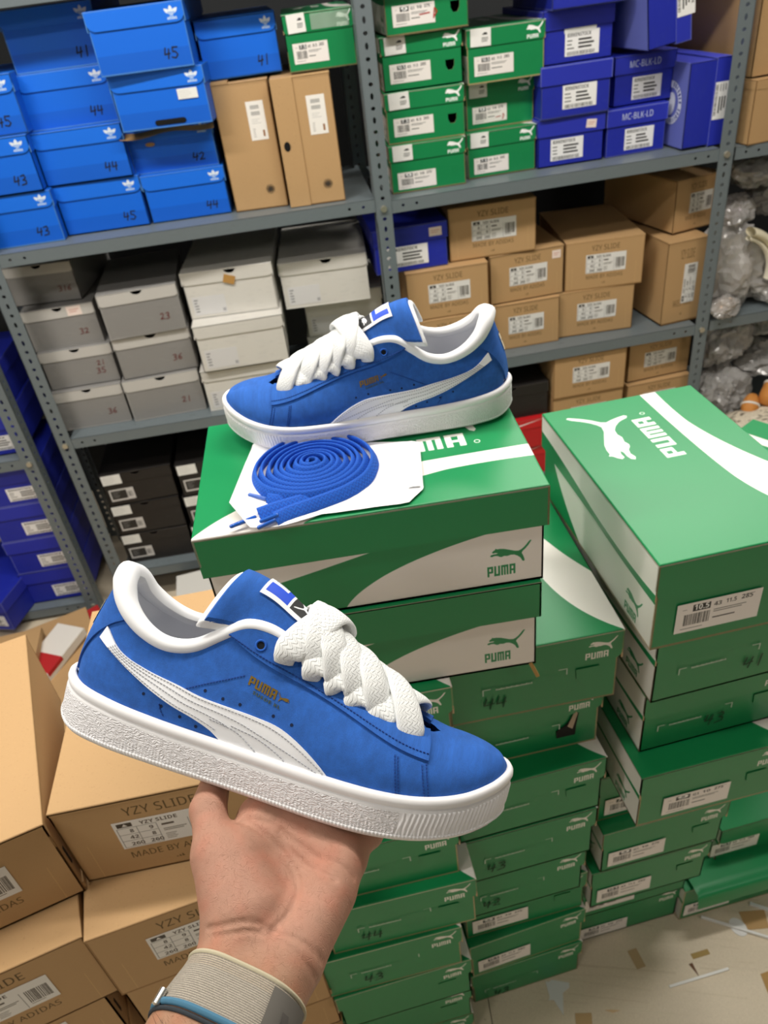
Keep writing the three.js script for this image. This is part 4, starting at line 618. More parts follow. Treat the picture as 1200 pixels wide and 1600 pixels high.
// a piece of leather on the upper: f(i, j) gives [u, v]; thickness d, with its own edges
function overlay(side, n, m, f, d, uv) {
  const s = side.s, top = gridG(n, m, (a, b) => side.off(...f(a, b), d), uv || uvXY, s > 0);
  const rim = (g) => gridG(g === 0 || g === 1 ? m : n, 1, (a, b) => { const q = g === 0 ? f(0, a) : g === 1 ? f(1, a) : g === 2 ? f(a, 0) : f(a, 1); return side.off(...q, b ? d : -0.0012); }, uvXY, (g === 0 || g === 3) === (s > 0));
  return merge([top, rim(0), rim(1), rim(2), rim(3)]);
}
const STRIP_T = [[0.0275, 0.0755], [0.042, 0.0645], [0.063, 0.0585], [0.089, 0.055], [0.106, 0.0525], [0.13, 0.0515], [0.145, 0.0508], [0.16, 0.049], [0.175, 0.0435], [0.191, 0.0345], [0.2015, 0.0265]], STRIP_B = [[0.0245, 0.0675], [0.036, 0.062], [0.054, 0.054], [0.071, 0.0472], [0.088, 0.042], [0.104, 0.0385], [0.117, 0.0345], [0.128, 0.029], [0.15, 0.0265], [0.178, 0.0262], [0.2012, 0.0262]];
const onList = (L) => { const c = new THREE.CatmullRomCurve3(L.map(([x, y]) => V(x, y, 0)), false, 'centripetal'); return (t) => c.getPoint(t); };
const EYE = smooth([[0.1, 0.1], [0.113, 0.0935], [0.124, 0.0885], [0.134, 0.0845], [0.15, 0.0795], [0.166, 0.0755], [0.19, 0.0685], [0.222, 0.0585], [0.24, 0.0535], [0.258, 0.0505], [0.27, 0.05]]);
const yc = smooth([[0.13, 0.128], [0.161, 0.1195], [0.186, 0.1045], [0.206, 0.0955], [0.224, 0.0875], [0.249, 0.0735], [0.26, 0.068]]);
const tongueTop = smooth([[0.1, 0.1335], [0.115, 0.132], [0.132, 0.127], [0.15, 0.117], [0.17, 0.106], [0.19, 0.0935], [0.22, 0.0775], [0.25, 0.06], [0.26, 0.055]]);
function makeShoe(name, label, mir) {
  const root = thing(name, label, 'sneaker', 'blue suede sneakers'), fix = (g) => (mir < 0 ? mirrorX(g) : g), P = (n, g, m, par = root, lb) => part(n, fix(g), m, par, lb);
  // cup sole: wall with ribbed toe, rounded rim, tread edge, floor
  const prof = [[-0.006, 0, 0], [-0.0022, 0, 0.0008], [-0.0004, 0, 0.0028], [0.0006, 0, 0.0042], [-0.0001, 0, 0.0052], [0, 0.2, 0.004], [0.0001, 0.35, 0.002], [0.0001, 0.5, 0], [0.0001, 0.65, 0], [-0.0001, 1, -0.0105], [-0.0002, 1, -0.0088], [-0.0011, 1, -0.0082], [-0.0002, 1, -0.0074], [0.0006, 1, -0.0048], [0.0001, 1, -0.0022], [-0.0014, 1, -0.0006], [-0.0034, 1, -0.0005], [-0.0048, 1, -0.0016], [-0.0052, 1, -0.005]];
  const NS = 1000, len = outCurve.getLength();
  const ringPt = (a, j) => {
    const { p, n } = outAt(a), [o, f, dy] = prof[j], b = soleB(p.x), t = soleT(p.x), y = b + (t - b) * f + dy; let d = o;
    if (p.x > 0.225 && j > 4 && j < 10) { // ribs: upright ridges, their field starting on a slant
      const fy = (y - b) / (t - b), start = (p.z > 0 ? 0.237 : 0.24) + fy * 0.026, w = THREE.MathUtils.smoothstep(p.x, start - 0.001, start + 0.001); const ph = a * len / 0.0033 + (p.z > 0 ? 1 : -1) * -fy * 1.5; d += w * (0.0011 * Math.pow(0.5 + 0.5 * Math.cos(ph * 2 * Math.PI), 0.6) * (j < 9 ? 1 : 0.2) - 0.0004);
    }
    if (j > 1 && j < 5) d += 0.0003 * Math.cos(a * len / 0.0024 * 2 * Math.PI);
    return V(p.x, y, p.z).addScaledVector(n, d);
  };
  const ring = (j0, j1, t0 = 0, t1 = 1) => gridG(Math.round(NS * (t1 - t0) * (t1 - t0 < 0.4 && t0 > 0 && t1 < 1 ? 3.2 : 1)), j1 - j0, (a, b) => ringPt(t0 + a * (t1 - t0), j0 + Math.round(b * (j1 - j0))), (a, b, p) => [(t0 + a * (t1 - t0)) * 3, (p.y - 0.004) / 0.03], true, t1 - t0 === 1);
  const ta = tOf(0.2475, 1), tb = tOf(0.25, -1);
  P('sole_wall', merge([ring(4, 9, tb, 1), ring(4, 9, 0, ta)]), soleWallM); P('ribbed_toe', ring(4, 9, ta, tb), rubberW); P('sole_rim', ring(9, 18), rubberW); P('sole_edge', ring(0, 4), rubberW);
  const cap = (inset, yf, span = 0.3) => gridG(60, 10, (a, b) => { const x = 0.007 + a * span, zl = outAt(tOf(x, 1)).p.z - inset, zm = outAt(tOf(x, -1)).p.z + inset; return V(x, yf(x), zm + (zl - zm) * b); }, null, false);
  const bot = cap(0.004, (x) => soleB(x) + 0.0002), ins = cap(0.007, (x) => soleT(x) + 0.002, 0.235);
  P('outsole', bot, std(0xe3e2e2, 0.7)); P('insole', ins, insoleM);
  for (const sd of [1, -1]) {
    const U = SIDE[sd];
    P('upper_side', gridG(150, 26, (a, b) => U.S(a, b), uvXY, sd > 0), suedeM);
    // inside of the collar
    P('lining', gridG(60, 12, (a, b) => { const u = a * 9.5 / NU, t = U.at(3, u), o = U.at(0, u); o.y = soleT(o.x) + 0.001; const c = V(0.11, 0, 0).sub(V(o.x, 0, o.z)).setLength(0.0045); const lo = o.clone().add(c), hi = t.clone().addScaledVector(c, 1.2); const m = hi.clone().lerp(lo, b); m.addScaledVector(c, -0.6 * Math.sin(b * Math.PI)); return m; }, null, sd < 0), liningM);
    // eyestay with its stitched lower edge
    const ve = (u) => { let a = 0, b = 1; for (let k = 0; k < 22; k++) { const m = (a + b) / 2, p = U.S(u, m); if (p.y < EYE(p.x)) a = m; else b = m; } return (a + b) / 2; };
    const ef = (a, b) => { const u = (6.35 + a * 7.45) / NU, v0 = ve(u); return [u, v0 + (1.0 - v0) * b]; };
    P('eyestay', overlay(U, 70, 8, ef, 0.0017), suedeM);
    // quarter seam in front
    const seam = (x0, x1, y0, y1) => { const p = []; for (let i = 0; i <= 14; i++) { const t = i / 14; p.push([x0 + (x1 - x0) * t, y0 + (y1 - y0) * t]); } return p; };
    const strip = onList(STRIP_T), strpB = onList(STRIP_B), sf = (a, b) => { const p = strpB(a).lerp(strip(a), b); return U.inv(p.x, p.y); };
    const fs = P('formstrip', overlay(U, 60, 7, sf, 0.0016), leatherM);
    // stitching: short dashes along lines on the surface
    const dash = (pts, pitch, dd, rad = 0.00033) => { const out = []; const q = pts.map(([x, y]) => { const [u, v] = U.inv(x, y); return U.off(u, v, dd); }), c = new THREE.CatmullRomCurve3(q), L = c.getLength(), n = Math.floor(L / pitch); for (let i = 0; i < n; i++) { const a = c.getPointAt((i + 0.15) / n), b = c.getPointAt(Math.min((i + 0.75) / n, 1)), m = a.clone().add(b).multiplyScalar(0.5), g = boxG(rad * 2, rad * 2, a.distanceTo(b)); g.applyQuaternion(new THREE.Quaternion().setFromUnitVectors(V(0, 0, 1), b.clone().sub(a).normalize())); g.translate(m.x, m.y, m.z); out.push(g); } return out; };
    const rowsW = []; for (const f of [0.1, 0.37, 0.63, 0.9]) { const p = []; for (let i = 3; i <= 39; i++) { const t = i / 41, e = f < 0.5 && t > 0.62 ? null : strpB(t).lerp(strip(t), f); if (e) p.push([e.x, e.y]); } rowsW.push(...dash(p, 0.0024, 0.0017)); }
    for (const [x0, x1] of [[0.135, 0.152], [0.15, 0.172]]) rowsW.push(...dash([[x0 - 0.02, 0.0415], [x0, 0.0385], [x1 - 0.005, 0.032], [x1, 0.0285]], 0.0024, 0.0017));
    P('strip_stitching', merge(rowsW), std(0xaeb0b6, 0.9), fs);
    const blue = [...dash(seam(0.254, 0.2605, 0.049, 0.031), 0.002, 0.0003), ...dash(seam(0.2565, 0.263, 0.05, 0.0315), 0.002, 0.0003), ...dash(seam(0.236, 0.2425, 0.0515, 0.0295), 0.002, 0.0003), ...dash(seam(0.238, 0.2445, 0.051, 0.0295), 0.002, 0.0003), ...dash([[0.092, 0.0535], [0.104, 0.06], [0.118, 0.067], [0.13, 0.073]], 0.002, 0.0003), ...dash([[0.084, 0.0335], [0.081, 0.037], [0.079, 0.041]], 0.002, 0.0003)];
    const el = []; for (let i = 0; i <= 60; i++) { const [u, v] = ef(i / 60, 0.14), p = U.S(u, v); el.push(U.off(u, v, 0.002)); }
    { const c = new THREE.CatmullRomCurve3(el), n = 62; for (let i = 0; i < n; i++) { const a = c.getPointAt((i + 0.15) / n), b = c.getPointAt((i + 0.75) / n), m = a.clone().add(b).multiplyScalar(0.5), g = boxG(0.0007, 0.0007, a.distanceTo(b)); g.applyQuaternion(new THREE.Quaternion().setFromUnitVectors(V(0, 0, 1), b.clone().sub(a).normalize())); g.translate(m.x, m.y, m.z); blue.push(g); } }
    P('stitching', merge(blue), std(0x123c86, 0.9));
    // vent holes
    const holes = []; for (const [x, y] of [[0.067, 0.0435], [0.081, 0.0395], [0.095, 0.0365], [0.107, 0.0335], [0.107, 0.057], [0.12, 0.0555], [0.132, 0.0553], [0.155, 0.0545], [0.168, 0.0525]]) { const [u, v] = U.inv(x, y), p = U.off(u, v, 0.0002), g = new THREE.CircleGeometry(0.0011, 10); g.applyQuaternion(new THREE.Quaternion().setFromUnitVectors(V(0, 0, 1), U.n(u, v))); g.translate(p.x, p.y, p.z); holes.push(g); }
    P('vent_holes', merge(holes), std(0x0a1c3e, 1));
    { const [u, v] = U.inv(0.134, 0.0925), nn = U.n(u, v), p = U.off(u, v, 0.0018), q = new THREE.Quaternion().setFromUnitVectors(V(0, 0, 1), nn), g = new THREE.TorusGeometry(0.0033, 0.0008, 8, 20), k = new THREE.CircleGeometry(0.0031, 18); for (const e of [g, k]) { e.applyQuaternion(q); e.translate(p.x, p.y, p.z); } const ey = P('eyelet', g, std(0x1c58b4, 0.9)); P('eyelet_hole', k, std(0x060a14, 1), ey); }
    // print in gold foil on the outer side
    if (sd > 0) {
      const c = canvas(512, 256), x = c.getContext('2d'); wordmark(x, 20, 40, 330, 96, '#8f7432'); cat(x, 356, 44, 136, '#8f7432', true); word(x, 'SUEDE XL', 96, 196, 34, 330, '#55654f'); const t = tex(c); if (mir < 0) { t.wrapS = THREE.RepeatWrapping; t.repeat.x = -1; t.offset.x = 1; }
      const O = V(0.1325, 0.0765, 0), ax = V(0.0315, -0.0075, 0), dn = V(-0.001, -0.0148, 0), g = gridG(16, 8, (a, b) => { const [u, v] = U.inv(O.x + ax.x * a + dn.x * (1 - b), O.y + ax.y * a + dn.y * (1 - b)); return U.off(u, v, 0.0004); }, null, false);
      P('gold_print', g, std(0xffffff, 0.35, { map: t, transparent: true, alphaTest: 0.4, metalness: 0.55 }));
    }
  }
  // heel tab wrapped round the back, small tag on it
  { const um = (v) => (0.55 + 2.0 * Math.pow(v, 1.3)) / NU, pt = (a, b, d) => { const w = (a - 0.5) * 2, U = SIDE[w >= 0 ? 1 : -1], v = 0.05 + b * 0.95; const u = Math.abs(w) * um(v); if (u < 0.003) { const m = SIDE[1].off(0.004, v, d), q = SIDE[-1].off(0.004, v, d); return m.add(q).multiplyScalar(0.5); } return U.off(u, v, d); };
    P('heel_tab', merge([gridG(40, 16, (a, b) => pt(a, b, 0.0016), uvXY, true), gridG(16, 1, (a, b) => pt(0, a, b ? 0.0016 : -0.001), uvXY, true), gridG(16, 1, (a, b) => pt(1, a, b ? 0.0016 : -0.001), uvXY, false)]), suedeM);
    const c = canvas(128, 192), x = c.getContext('2d'); x.fillStyle = '#efe6d2'; x.fillRect(0, 0, 128, 192); cat(x, 20, 60, 88, '#2a2a2a'); const ht = gridG(12, 12, (a, b) => pt(0.5 + (a - 0.5) * 0.15, 0.4 + b * 0.28, 0.0022), (a, b) => [1 - a, b], true); P('heel_label', ht, std(0xffffff, 0.8, { map: tex(c) })); }
  // padded white rim of the collar
  { const pts = []; for (let i = 0; i <= 40; i++) { const u = (9.3 - i / 40 * 9.3) / NU; pts.push(SIDE[1].at(3, u)); } for (let i = 1; i <= 40; i++) { const u = i / 40 * 9.3 / NU; pts.push(SIDE[-1].at(3, u)); }
    const c = new THREE.CatmullRomCurve3(pts.map((p, i) => { const e = V(0.11, 0, 0).sub(V(p.x, 0, p.z)).setLength(0.0032); return p.clone().add(e).add(V(0, 0.0012, 0)); })), N = 150, K = 14;
    P('collar_rim', gridG(N, K, (a, b) => { const p = c.getPointAt(a), t = c.getTangentAt(a), up = V(0, 1, 0).addScaledVector(t, -t.y).normalize(), sd = t.clone().cross(up), r = 0.0052 * (0.6 + 0.4 * Math.pow(Math.sin(Math.PI * a), 0.35)) * (1 + 0.55 * Math.exp(-(((a - 0.5) / 0.13) ** 2))), an = b * 2 * Math.PI; return p.addScaledVector(up, Math.sin(an) * r).addScaledVector(sd, Math.cos(an) * r * 1.05); }, null, false), std(0xf4f5f7, 0.7)); }
  // tongue: arched pad, blue outside, white behind and along its edge
  { const tw = smooth([[0, 0.035], [0.03, 0.034], [0.1, 0.029], [0.2, 0.025], [0.3, 0.0235], [0.5, 0.021], [1, 0.013]]), X = (a) => 0.106 + a * 0.146, fy = (a, w) => { const x = X(a), drop = (0.03 - 0.018 * a) * Math.abs(w) ** 2.3; return tongueTop(x) - drop; };
    const top = (a, b) => { const w = (b - 0.5) * 2; return V(X(a) - 0.01 * w * w * (1 - a), fy(a, w), w * tw(a)); };
    const thick = 0.009, low = (a, b) => { const p = top(a, b); return V(p.x - 0.006 * (1 - a), p.y - thick * (1 - 0.6 * a), p.z * 0.93); };
    const T = P('tongue', merge([gridG(60, 24, top, uvXY, true), ...[0, 1].map((e) => gridG(40, 4, (a, b) => top(a, e).lerp(low(a, e), b * 0.42), uvXY, e === 1)), gridG(24, 4, (a, b) => top(0, a).lerp(low(0, a), b * 0.42), uvXY, false)]), suedeM); P('tongue_lining', gridG(60, 24, low, null, false), liningM, T);
    const way = (f) => { const o = []; for (let i = 0; i <= 24; i++) o.push(f(0.6 - 0.6 * i / 24, 0)); for (let i = 1; i < 24; i++) o.push(f(0, i / 24)); for (let i = 0; i <= 24; i++) o.push(f(0.6 * i / 24, 1)); return o; }, edge = way(top), lo2 = way(low);
    const ce = new THREE.CatmullRomCurve3(edge), cl = new THREE.CatmullRomCurve3(lo2);
    P('tongue_edge', gridG(90, 10, (a, b) => { const q = cl.getPoint(a), p = ce.getPoint(a).lerp(q, 0.35), m = p.clone().add(q).multiplyScalar(0.5), o = m.clone().sub(V(0.17, 0.09, 0)).normalize(), an = b * Math.PI; return p.clone().lerp(q, (1 - Math.cos(an)) / 2).addScaledVector(o, Math.sin(an) * 0.0022); }, null, false), std(0xf2f3f5, 0.7), T);
    const c = canvas(256, 400), x = c.getContext('2d'); x.fillStyle = '#f2f3f5'; x.fillRect(0, 0, 256, 400); x.fillStyle = '#1f50d8'; x.fillRect(22, 20, 212, 150); x.fillStyle = '#f2f3f5'; x.fillRect(96, 20, 92, 112); x.save(); x.translate(150, 26); x.rotate(Math.PI / 2); wordmark(x, 8, -20, 88, 34, '#8f9bb8'); x.restore(); x.fillStyle = '#2b2b2b'; x.fillRect(22, 186, 212, 196); cat(x, 46, 200, 170, '#f2f3f5', true);
    const lab = gridG(16, 16, (a, b) => { const p = top(0.12 + (1 - b) * 0.3, 0.5 + (a - 0.5) * 0.56); return p.add(V(0.0007, 0.0012, (a - 0.5) * 0.001)); }, (a, b) => [mir < 0 ? a : 1 - a, b], false); P('tongue_label', lab, std(0xffffff, 0.6, { map: tex(c), side: THREE.DoubleSide }), T); }
  // fat braided laces
  const lace = (name, pts, w0, th, par) => {
    const c = new THREE.CatmullRomCurve3(pts.map((p) => V(...p))), N = 44, K = 16, L = c.getLength();
    const g = gridG(N, K, (a, b) => { const p = c.getPointAt(a), t = c.getTangentAt(a), o = p.clone().sub(V(p.x - 0.004, 0.045 + (p.x < 0.18 ? 0.02 : 0), 0)); o.x = 0.35 * o.length(); const up = o.addScaledVector(t, -o.dot(t)).normalize(), sd = t.clone().cross(up).normalize(), an = b * 2 * Math.PI, e = Math.min(a, 1 - a) * L, w = w0 * (0.62 + 0.38 * THREE.MathUtils.smoothstep(e, 0, 0.011)), cx = Math.cos(an), sx = Math.sin(an); const rib = 1 + 0.05 * Math.cos(cx * 14); return p.addScaledVector(sd, Math.sign(cx) * Math.pow(Math.abs(cx), 0.75) * w / 2).addScaledVector(up, Math.sign(sx) * Math.pow(Math.abs(sx), 0.8) * th / 2 * rib); }, (a, b, p) => [a * L / 0.0044, b * 10], false, false);
    const ends = []; for (const e of [0, 1]) { const p = c.getPointAt(e), s = new THREE.SphereGeometry(1, 12, 8); s.scale(0.004, th * 0.62, w0 * 0.33); s.translate(p.x, p.y, p.z); }
    return P(name, g, laceM, par);
  };
  const lat = [[0.151, 0.0905, 0.0315], [0.172, 0.0835, 0.029], [0.188, 0.0775, 0.0275], [0.203, 0.071, 0.0265], [0.2195, 0.065, 0.0255], [0.244, 0.0565, 0.0245]];
  const Yc = (x) => yc(Math.min(Math.max(x, 0.13), 0.26));
  lat.forEach(([x, y, z], i) => {
    if (i) { const q = i === 1 ? 0.4 : 1, xb = x - 0.034 * q, h = Yc(x - 0.017 * q), d = i === 5 ? 0 : 0.0016; lace('lace', [[x, y - 0.0035 + d, z + 0.0005 - d], [x - 0.0005, y + 0.003 + d, z + 0.0022 - d * 1.5], [x - 0.007 * q, y + (h - y) * 0.6, z * 0.84], [x - 0.016 * q, h - 0.001, z * 0.34], [xb + 0.008, h + 0.001, -0.009], [xb, y + (h - y) * 0.5, -0.022], [xb - 0.002, y + 0.006, -0.03]], 0.02, 0.005); }
    if (!i) lace('lace', [[0.1515, 0.0865, 0.033], [0.1525, 0.0925, 0.0345], [0.1585, 0.1035, 0.0275], [0.166, 0.1125, 0.0165], [0.1725, 0.1185, 0.001], [0.178, 0.112, -0.016], [0.181, 0.097, -0.0275]], 0.0215, 0.0054);
    else if (i < 5) { const t = i ? 0.026 : 0.018, h = Yc(x + 0.01) - (i ? 0.0055 : 0); lace(i ? 'under_lace' : 'lace', [[x - 0.0005, y - 0.0035, z + 0.0015], [x, y + 0.0025, z + 0.0034], [x + 0.0045, y + (h - y) * 0.5, z * 0.92], [x + t * 0.4, y + (h - y) * 0.85, z * 0.58], [x + t * 0.62, h - 0.0005, 0.001], [x + t * 0.9, h - 0.006, -0.016], [x + t, h - 0.016, -0.027]], 0.0205, 0.0052); }
  });
  P('lace_loop', gridG(14, 4, (a, b) => { const an = (a - 0.5) * 1.9; return V(0.178 + b * 0.008 + a * 0.003, 0.0985 - b * 0.004 + 0.005 * Math.cos(an), 0.013 + 0.011 * Math.sin(an)); }, uvXY, true), suedeM).material.side = THREE.FrontSide;
  return root;
}
const braid = canvas(64, 64); { const x = braid.getContext('2d'); x.fillStyle = '#666'; x.fillRect(0, 0, 64, 64); x.strokeStyle = '#fff'; x.lineWidth = 13; x.lineCap = 'round'; for (const o of [-64, 0, 64]) { x.beginPath(); x.moveTo(4, o + 8); x.lineTo(28, o + 30); x.stroke(); x.beginPath(); x.moveTo(36, o + 30); x.lineTo(60, o + 8); x.stroke(); x.beginPath(); x.moveTo(4, o + 40); x.lineTo(28, o + 62); x.stroke(); x.beginPath(); x.moveTo(36, o + 62); x.lineTo(60, o + 40); x.stroke(); } }
const braidT = tex(braid, false, true), laceM = std(0xf4f6f5, 0.85, { bumpMap: braidT, bumpScale: 0.0009 });
const shoeHeld = makeShoe('sneaker', 'blue suede sneaker with white laces resting on the open hand', 1);
shoeHeld.position.set(-0.246, 1.228, -0.381); shoeHeld.rotation.set(-0.583, -0.129, -0.306, 'YXZ');
const shoeStand = makeShoe('sneaker', 'blue suede sneaker standing on the green and white boxes', -1);
shoeStand.position.set(0.157, 1.2222, -0.751); shoeStand.rotation.y = -0.044;

// ---------- coiled blue laces on their paper sleeve ----------
{
  const Y = 1.2223;
  const raw = [[-0.146, -0.612], [-0.138, -0.672], [-0.131, -0.72], [-0.113, -0.744], [-0.1, -0.723], [-0.03, -0.712], [0.047, -0.694], [0.0435, -0.645], [0.0405, -0.606], [0.024, -0.5865], [-0.06, -0.586], [-0.093, -0.577], [-0.125, -0.5755]];
  const pts = []; raw.forEach((p, i) => { const q = raw[(i + 1) % raw.length]; for (let k = 0; k < 6; k++) pts.push([p[0] + (q[0] - p[0]) * k / 6, p[1] + (q[1] - p[1]) * k / 6]); });
  const cx = -0.06, cz = -0.648, loop = new THREE.CatmullRomCurve3(pts.map(([x, z]) => V(x, 0, z)), true, 'centripetal', 0.3);
  const lift = (x, z) => 0.0012 + 0.0011 * Math.abs(noise.noise(x * 46, z * 46, 3)) + (x < -0.11 ? (-0.11 - x) * 0.28 : 0) + (z < -0.715 ? (-0.715 - z) * 0.35 : 0);
  const sheet = (dy, flip) => gridG(90, 14, (a, b) => { const p = loop.getPoint(a), x = cx + (p.x - cx) * b, z = cz + (p.z - cz) * b; return V(x, Y + lift(x, z) + dy * (1 - Math.pow(b, 6)), z); }, null, flip);
  const g = thing('paper_sleeve', 'white paper sleeve lying under the coil of blue laces', 'paper sleeve'); const pm = std(0xf0f0f2, 0.8, { side: THREE.DoubleSide });
  part('sleeve_face', sheet(0.0016, true), pm, g); part('sleeve_back', sheet(0, false), pm, g);
  part('folded_edge', gridG(16, 3, (a, b) => { const t = Math.min(1, Math.max(0, a)); const x = 0.0445 - t * 0.006 - b * 0.0125, z = -0.688 + t * 0.08; return V(x, Y + lift(x, z) + 0.0022 + 0.0006 * Math.sin(b * 3.1), z); }, null, true), pm, g);
  // the flat braid as one long ribbon: it winds outward, leaning out, and its two ends run to the front left
  const c = canvas(64, 64), q = c.getContext('2d'); q.fillStyle = '#0d4fb8'; q.fillRect(0, 0, 64, 64); q.strokeStyle = '#1668d8'; q.lineWidth = 11; q.lineCap = 'round'; for (const o of [-64, 0, 64]) for (const [x0, y0, x1, y1] of [[4, 6, 28, 26], [36, 26, 60, 6], [4, 38, 28, 58], [36, 58, 60, 38]]) { q.beginPath(); q.moveTo(x0, y0 + o); q.lineTo(x1, y1 + o); q.stroke(); }
  const bt = tex(c, true, true), bb = tex(braid, false, true); const lm = std(0xffffff, 0.8, { map: bt, bumpMap: bb, bumpScale: 0.0006 });
  const ribbon = (P, tilt, w, th) => { const L = P.length - 1, cv = new THREE.CatmullRomCurve3(P), len = cv.getLength(), N = Math.min(900, Math.round(len / 0.0022)), K = 12; return gridG(N, K, (a, b) => { const p = cv.getPointAt(a), t = cv.getTangentAt(a), out = t.clone().cross(V(0, 1, 0)).normalize(), tl = typeof tilt === 'function' ? tilt(a) : tilt, up = V(0, Math.cos(tl), 0).addScaledVector(out, Math.sin(tl)), nn = up.clone().cross(t).normalize(), an = b * 2 * Math.PI, cs = Math.cos(an), sn = Math.sin(an); return p.addScaledVector(up, Math.sign(cs) * Math.pow(Math.abs(cs), 0.7) * w / 2).addScaledVector(nn, Math.sign(sn) * Math.pow(Math.abs(sn), 0.9) * th / 2); }, (a, b) => [a * len / 0.0042, b * 6], false, false); };
  const X = -0.0655, Z = -0.66, coil = [], turns = 8;
  for (let i = 0; i <= 260; i++) { const f = i / 260, th = f * turns * 2 * Math.PI + 2.2, r = 0.004 + f * 0.05 + 0.0008 * Math.sin(th * 0.7); coil.push(V(X + r * Math.cos(th) * 1.08, Y + 0.0078 + 0.004 * (1 - f) + 0.0008 * Math.sin(f * 9), Z + r * Math.sin(th) * 1.0)); }
  const w = thing('coiled_laces', 'blue flat braided laces coiled on the white paper sleeve', 'shoelaces');
  const band = (P, tilt, w = 0.0135) => ribbon(P, tilt, w, 0.0042);
  const e1 = [V(X + 0.063, Y + 0.0085, Z + 0.006), V(X + 0.054, Y + 0.0085, Z + 0.033), V(X + 0.034, Y + 0.008, Z + 0.051), V(X + 0.004, Y + 0.007, Z + 0.063), V(X - 0.022, Y + 0.006, Z + 0.071), V(X - 0.036, Y + 0.0055, Z + 0.078)];
  const e0 = []; for (let i = 1; i <= 30; i++) { const f = i / 30, a = 2.2 + f * 3.95, r = 0.0545 + 0.0075 * f; e0.push(V(X + r * Math.cos(a) * (1.08 - 0.06 * f), Y + 0.0085, Z + r * Math.sin(a))); }
  part('coil', band([...coil, ...e0, ...e1], (a) => 0.42 + 0.35 * THREE.MathUtils.smoothstep(a, 0.93, 1), 0.0145), lm, w);
  const f1 = [V(X + 0.045, Y + 0.006, Z + 0.028), V(X + 0.03, Y + 0.0065, Z + 0.044), V(X - 0.006, Y + 0.0065, Z + 0.055), V(X - 0.034, Y + 0.006, Z + 0.062), V(X - 0.052, Y + 0.0055, Z + 0.068)];
  part('coil_tail', band(f1, 0.8, 0.0155), lm, w);
  const f2 = [V(X - 0.01, Y + 0.006, Z + 0.05), V(X - 0.034, Y + 0.006, Z + 0.047), V(X - 0.045, Y + 0.006, Z + 0.042)];
  part('coil_tail', band(f2, 0.7, 0.012), lm, w);
  const am = phys({ color: 0x1c5cc0, roughness: 0.15, clearcoat: 1, clearcoatRoughness: 0.05 });
  const aglet = (a, b) => { const m = a.clone().add(b).multiplyScalar(0.5), g2 = new THREE.CapsuleGeometry(0.0021, a.distanceTo(b), 6, 12); g2.applyQuaternion(new THREE.Quaternion().setFromUnitVectors(V(0, 1, 0), b.clone().sub(a).normalize())); g2.translate(m.x, m.y, m.z); part('aglet', g2, am, w); };
  aglet(V(X - 0.056, Y + 0.0052, Z + 0.0695), V(X - 0.0775, Y + 0.0045, Z + 0.078)); aglet(V(X - 0.037, Y + 0.0055, Z + 0.079), V(X - 0.051, Y + 0.0045, Z + 0.0855)); aglet(V(X - 0.034, Y + 0.0085, Z + 0.0755), V(X - 0.0485, Y + 0.008, Z + 0.081)); aglet(V(X - 0.047, Y + 0.0055, Z + 0.041), V(X - 0.062, Y + 0.0085, Z + 0.035));
}

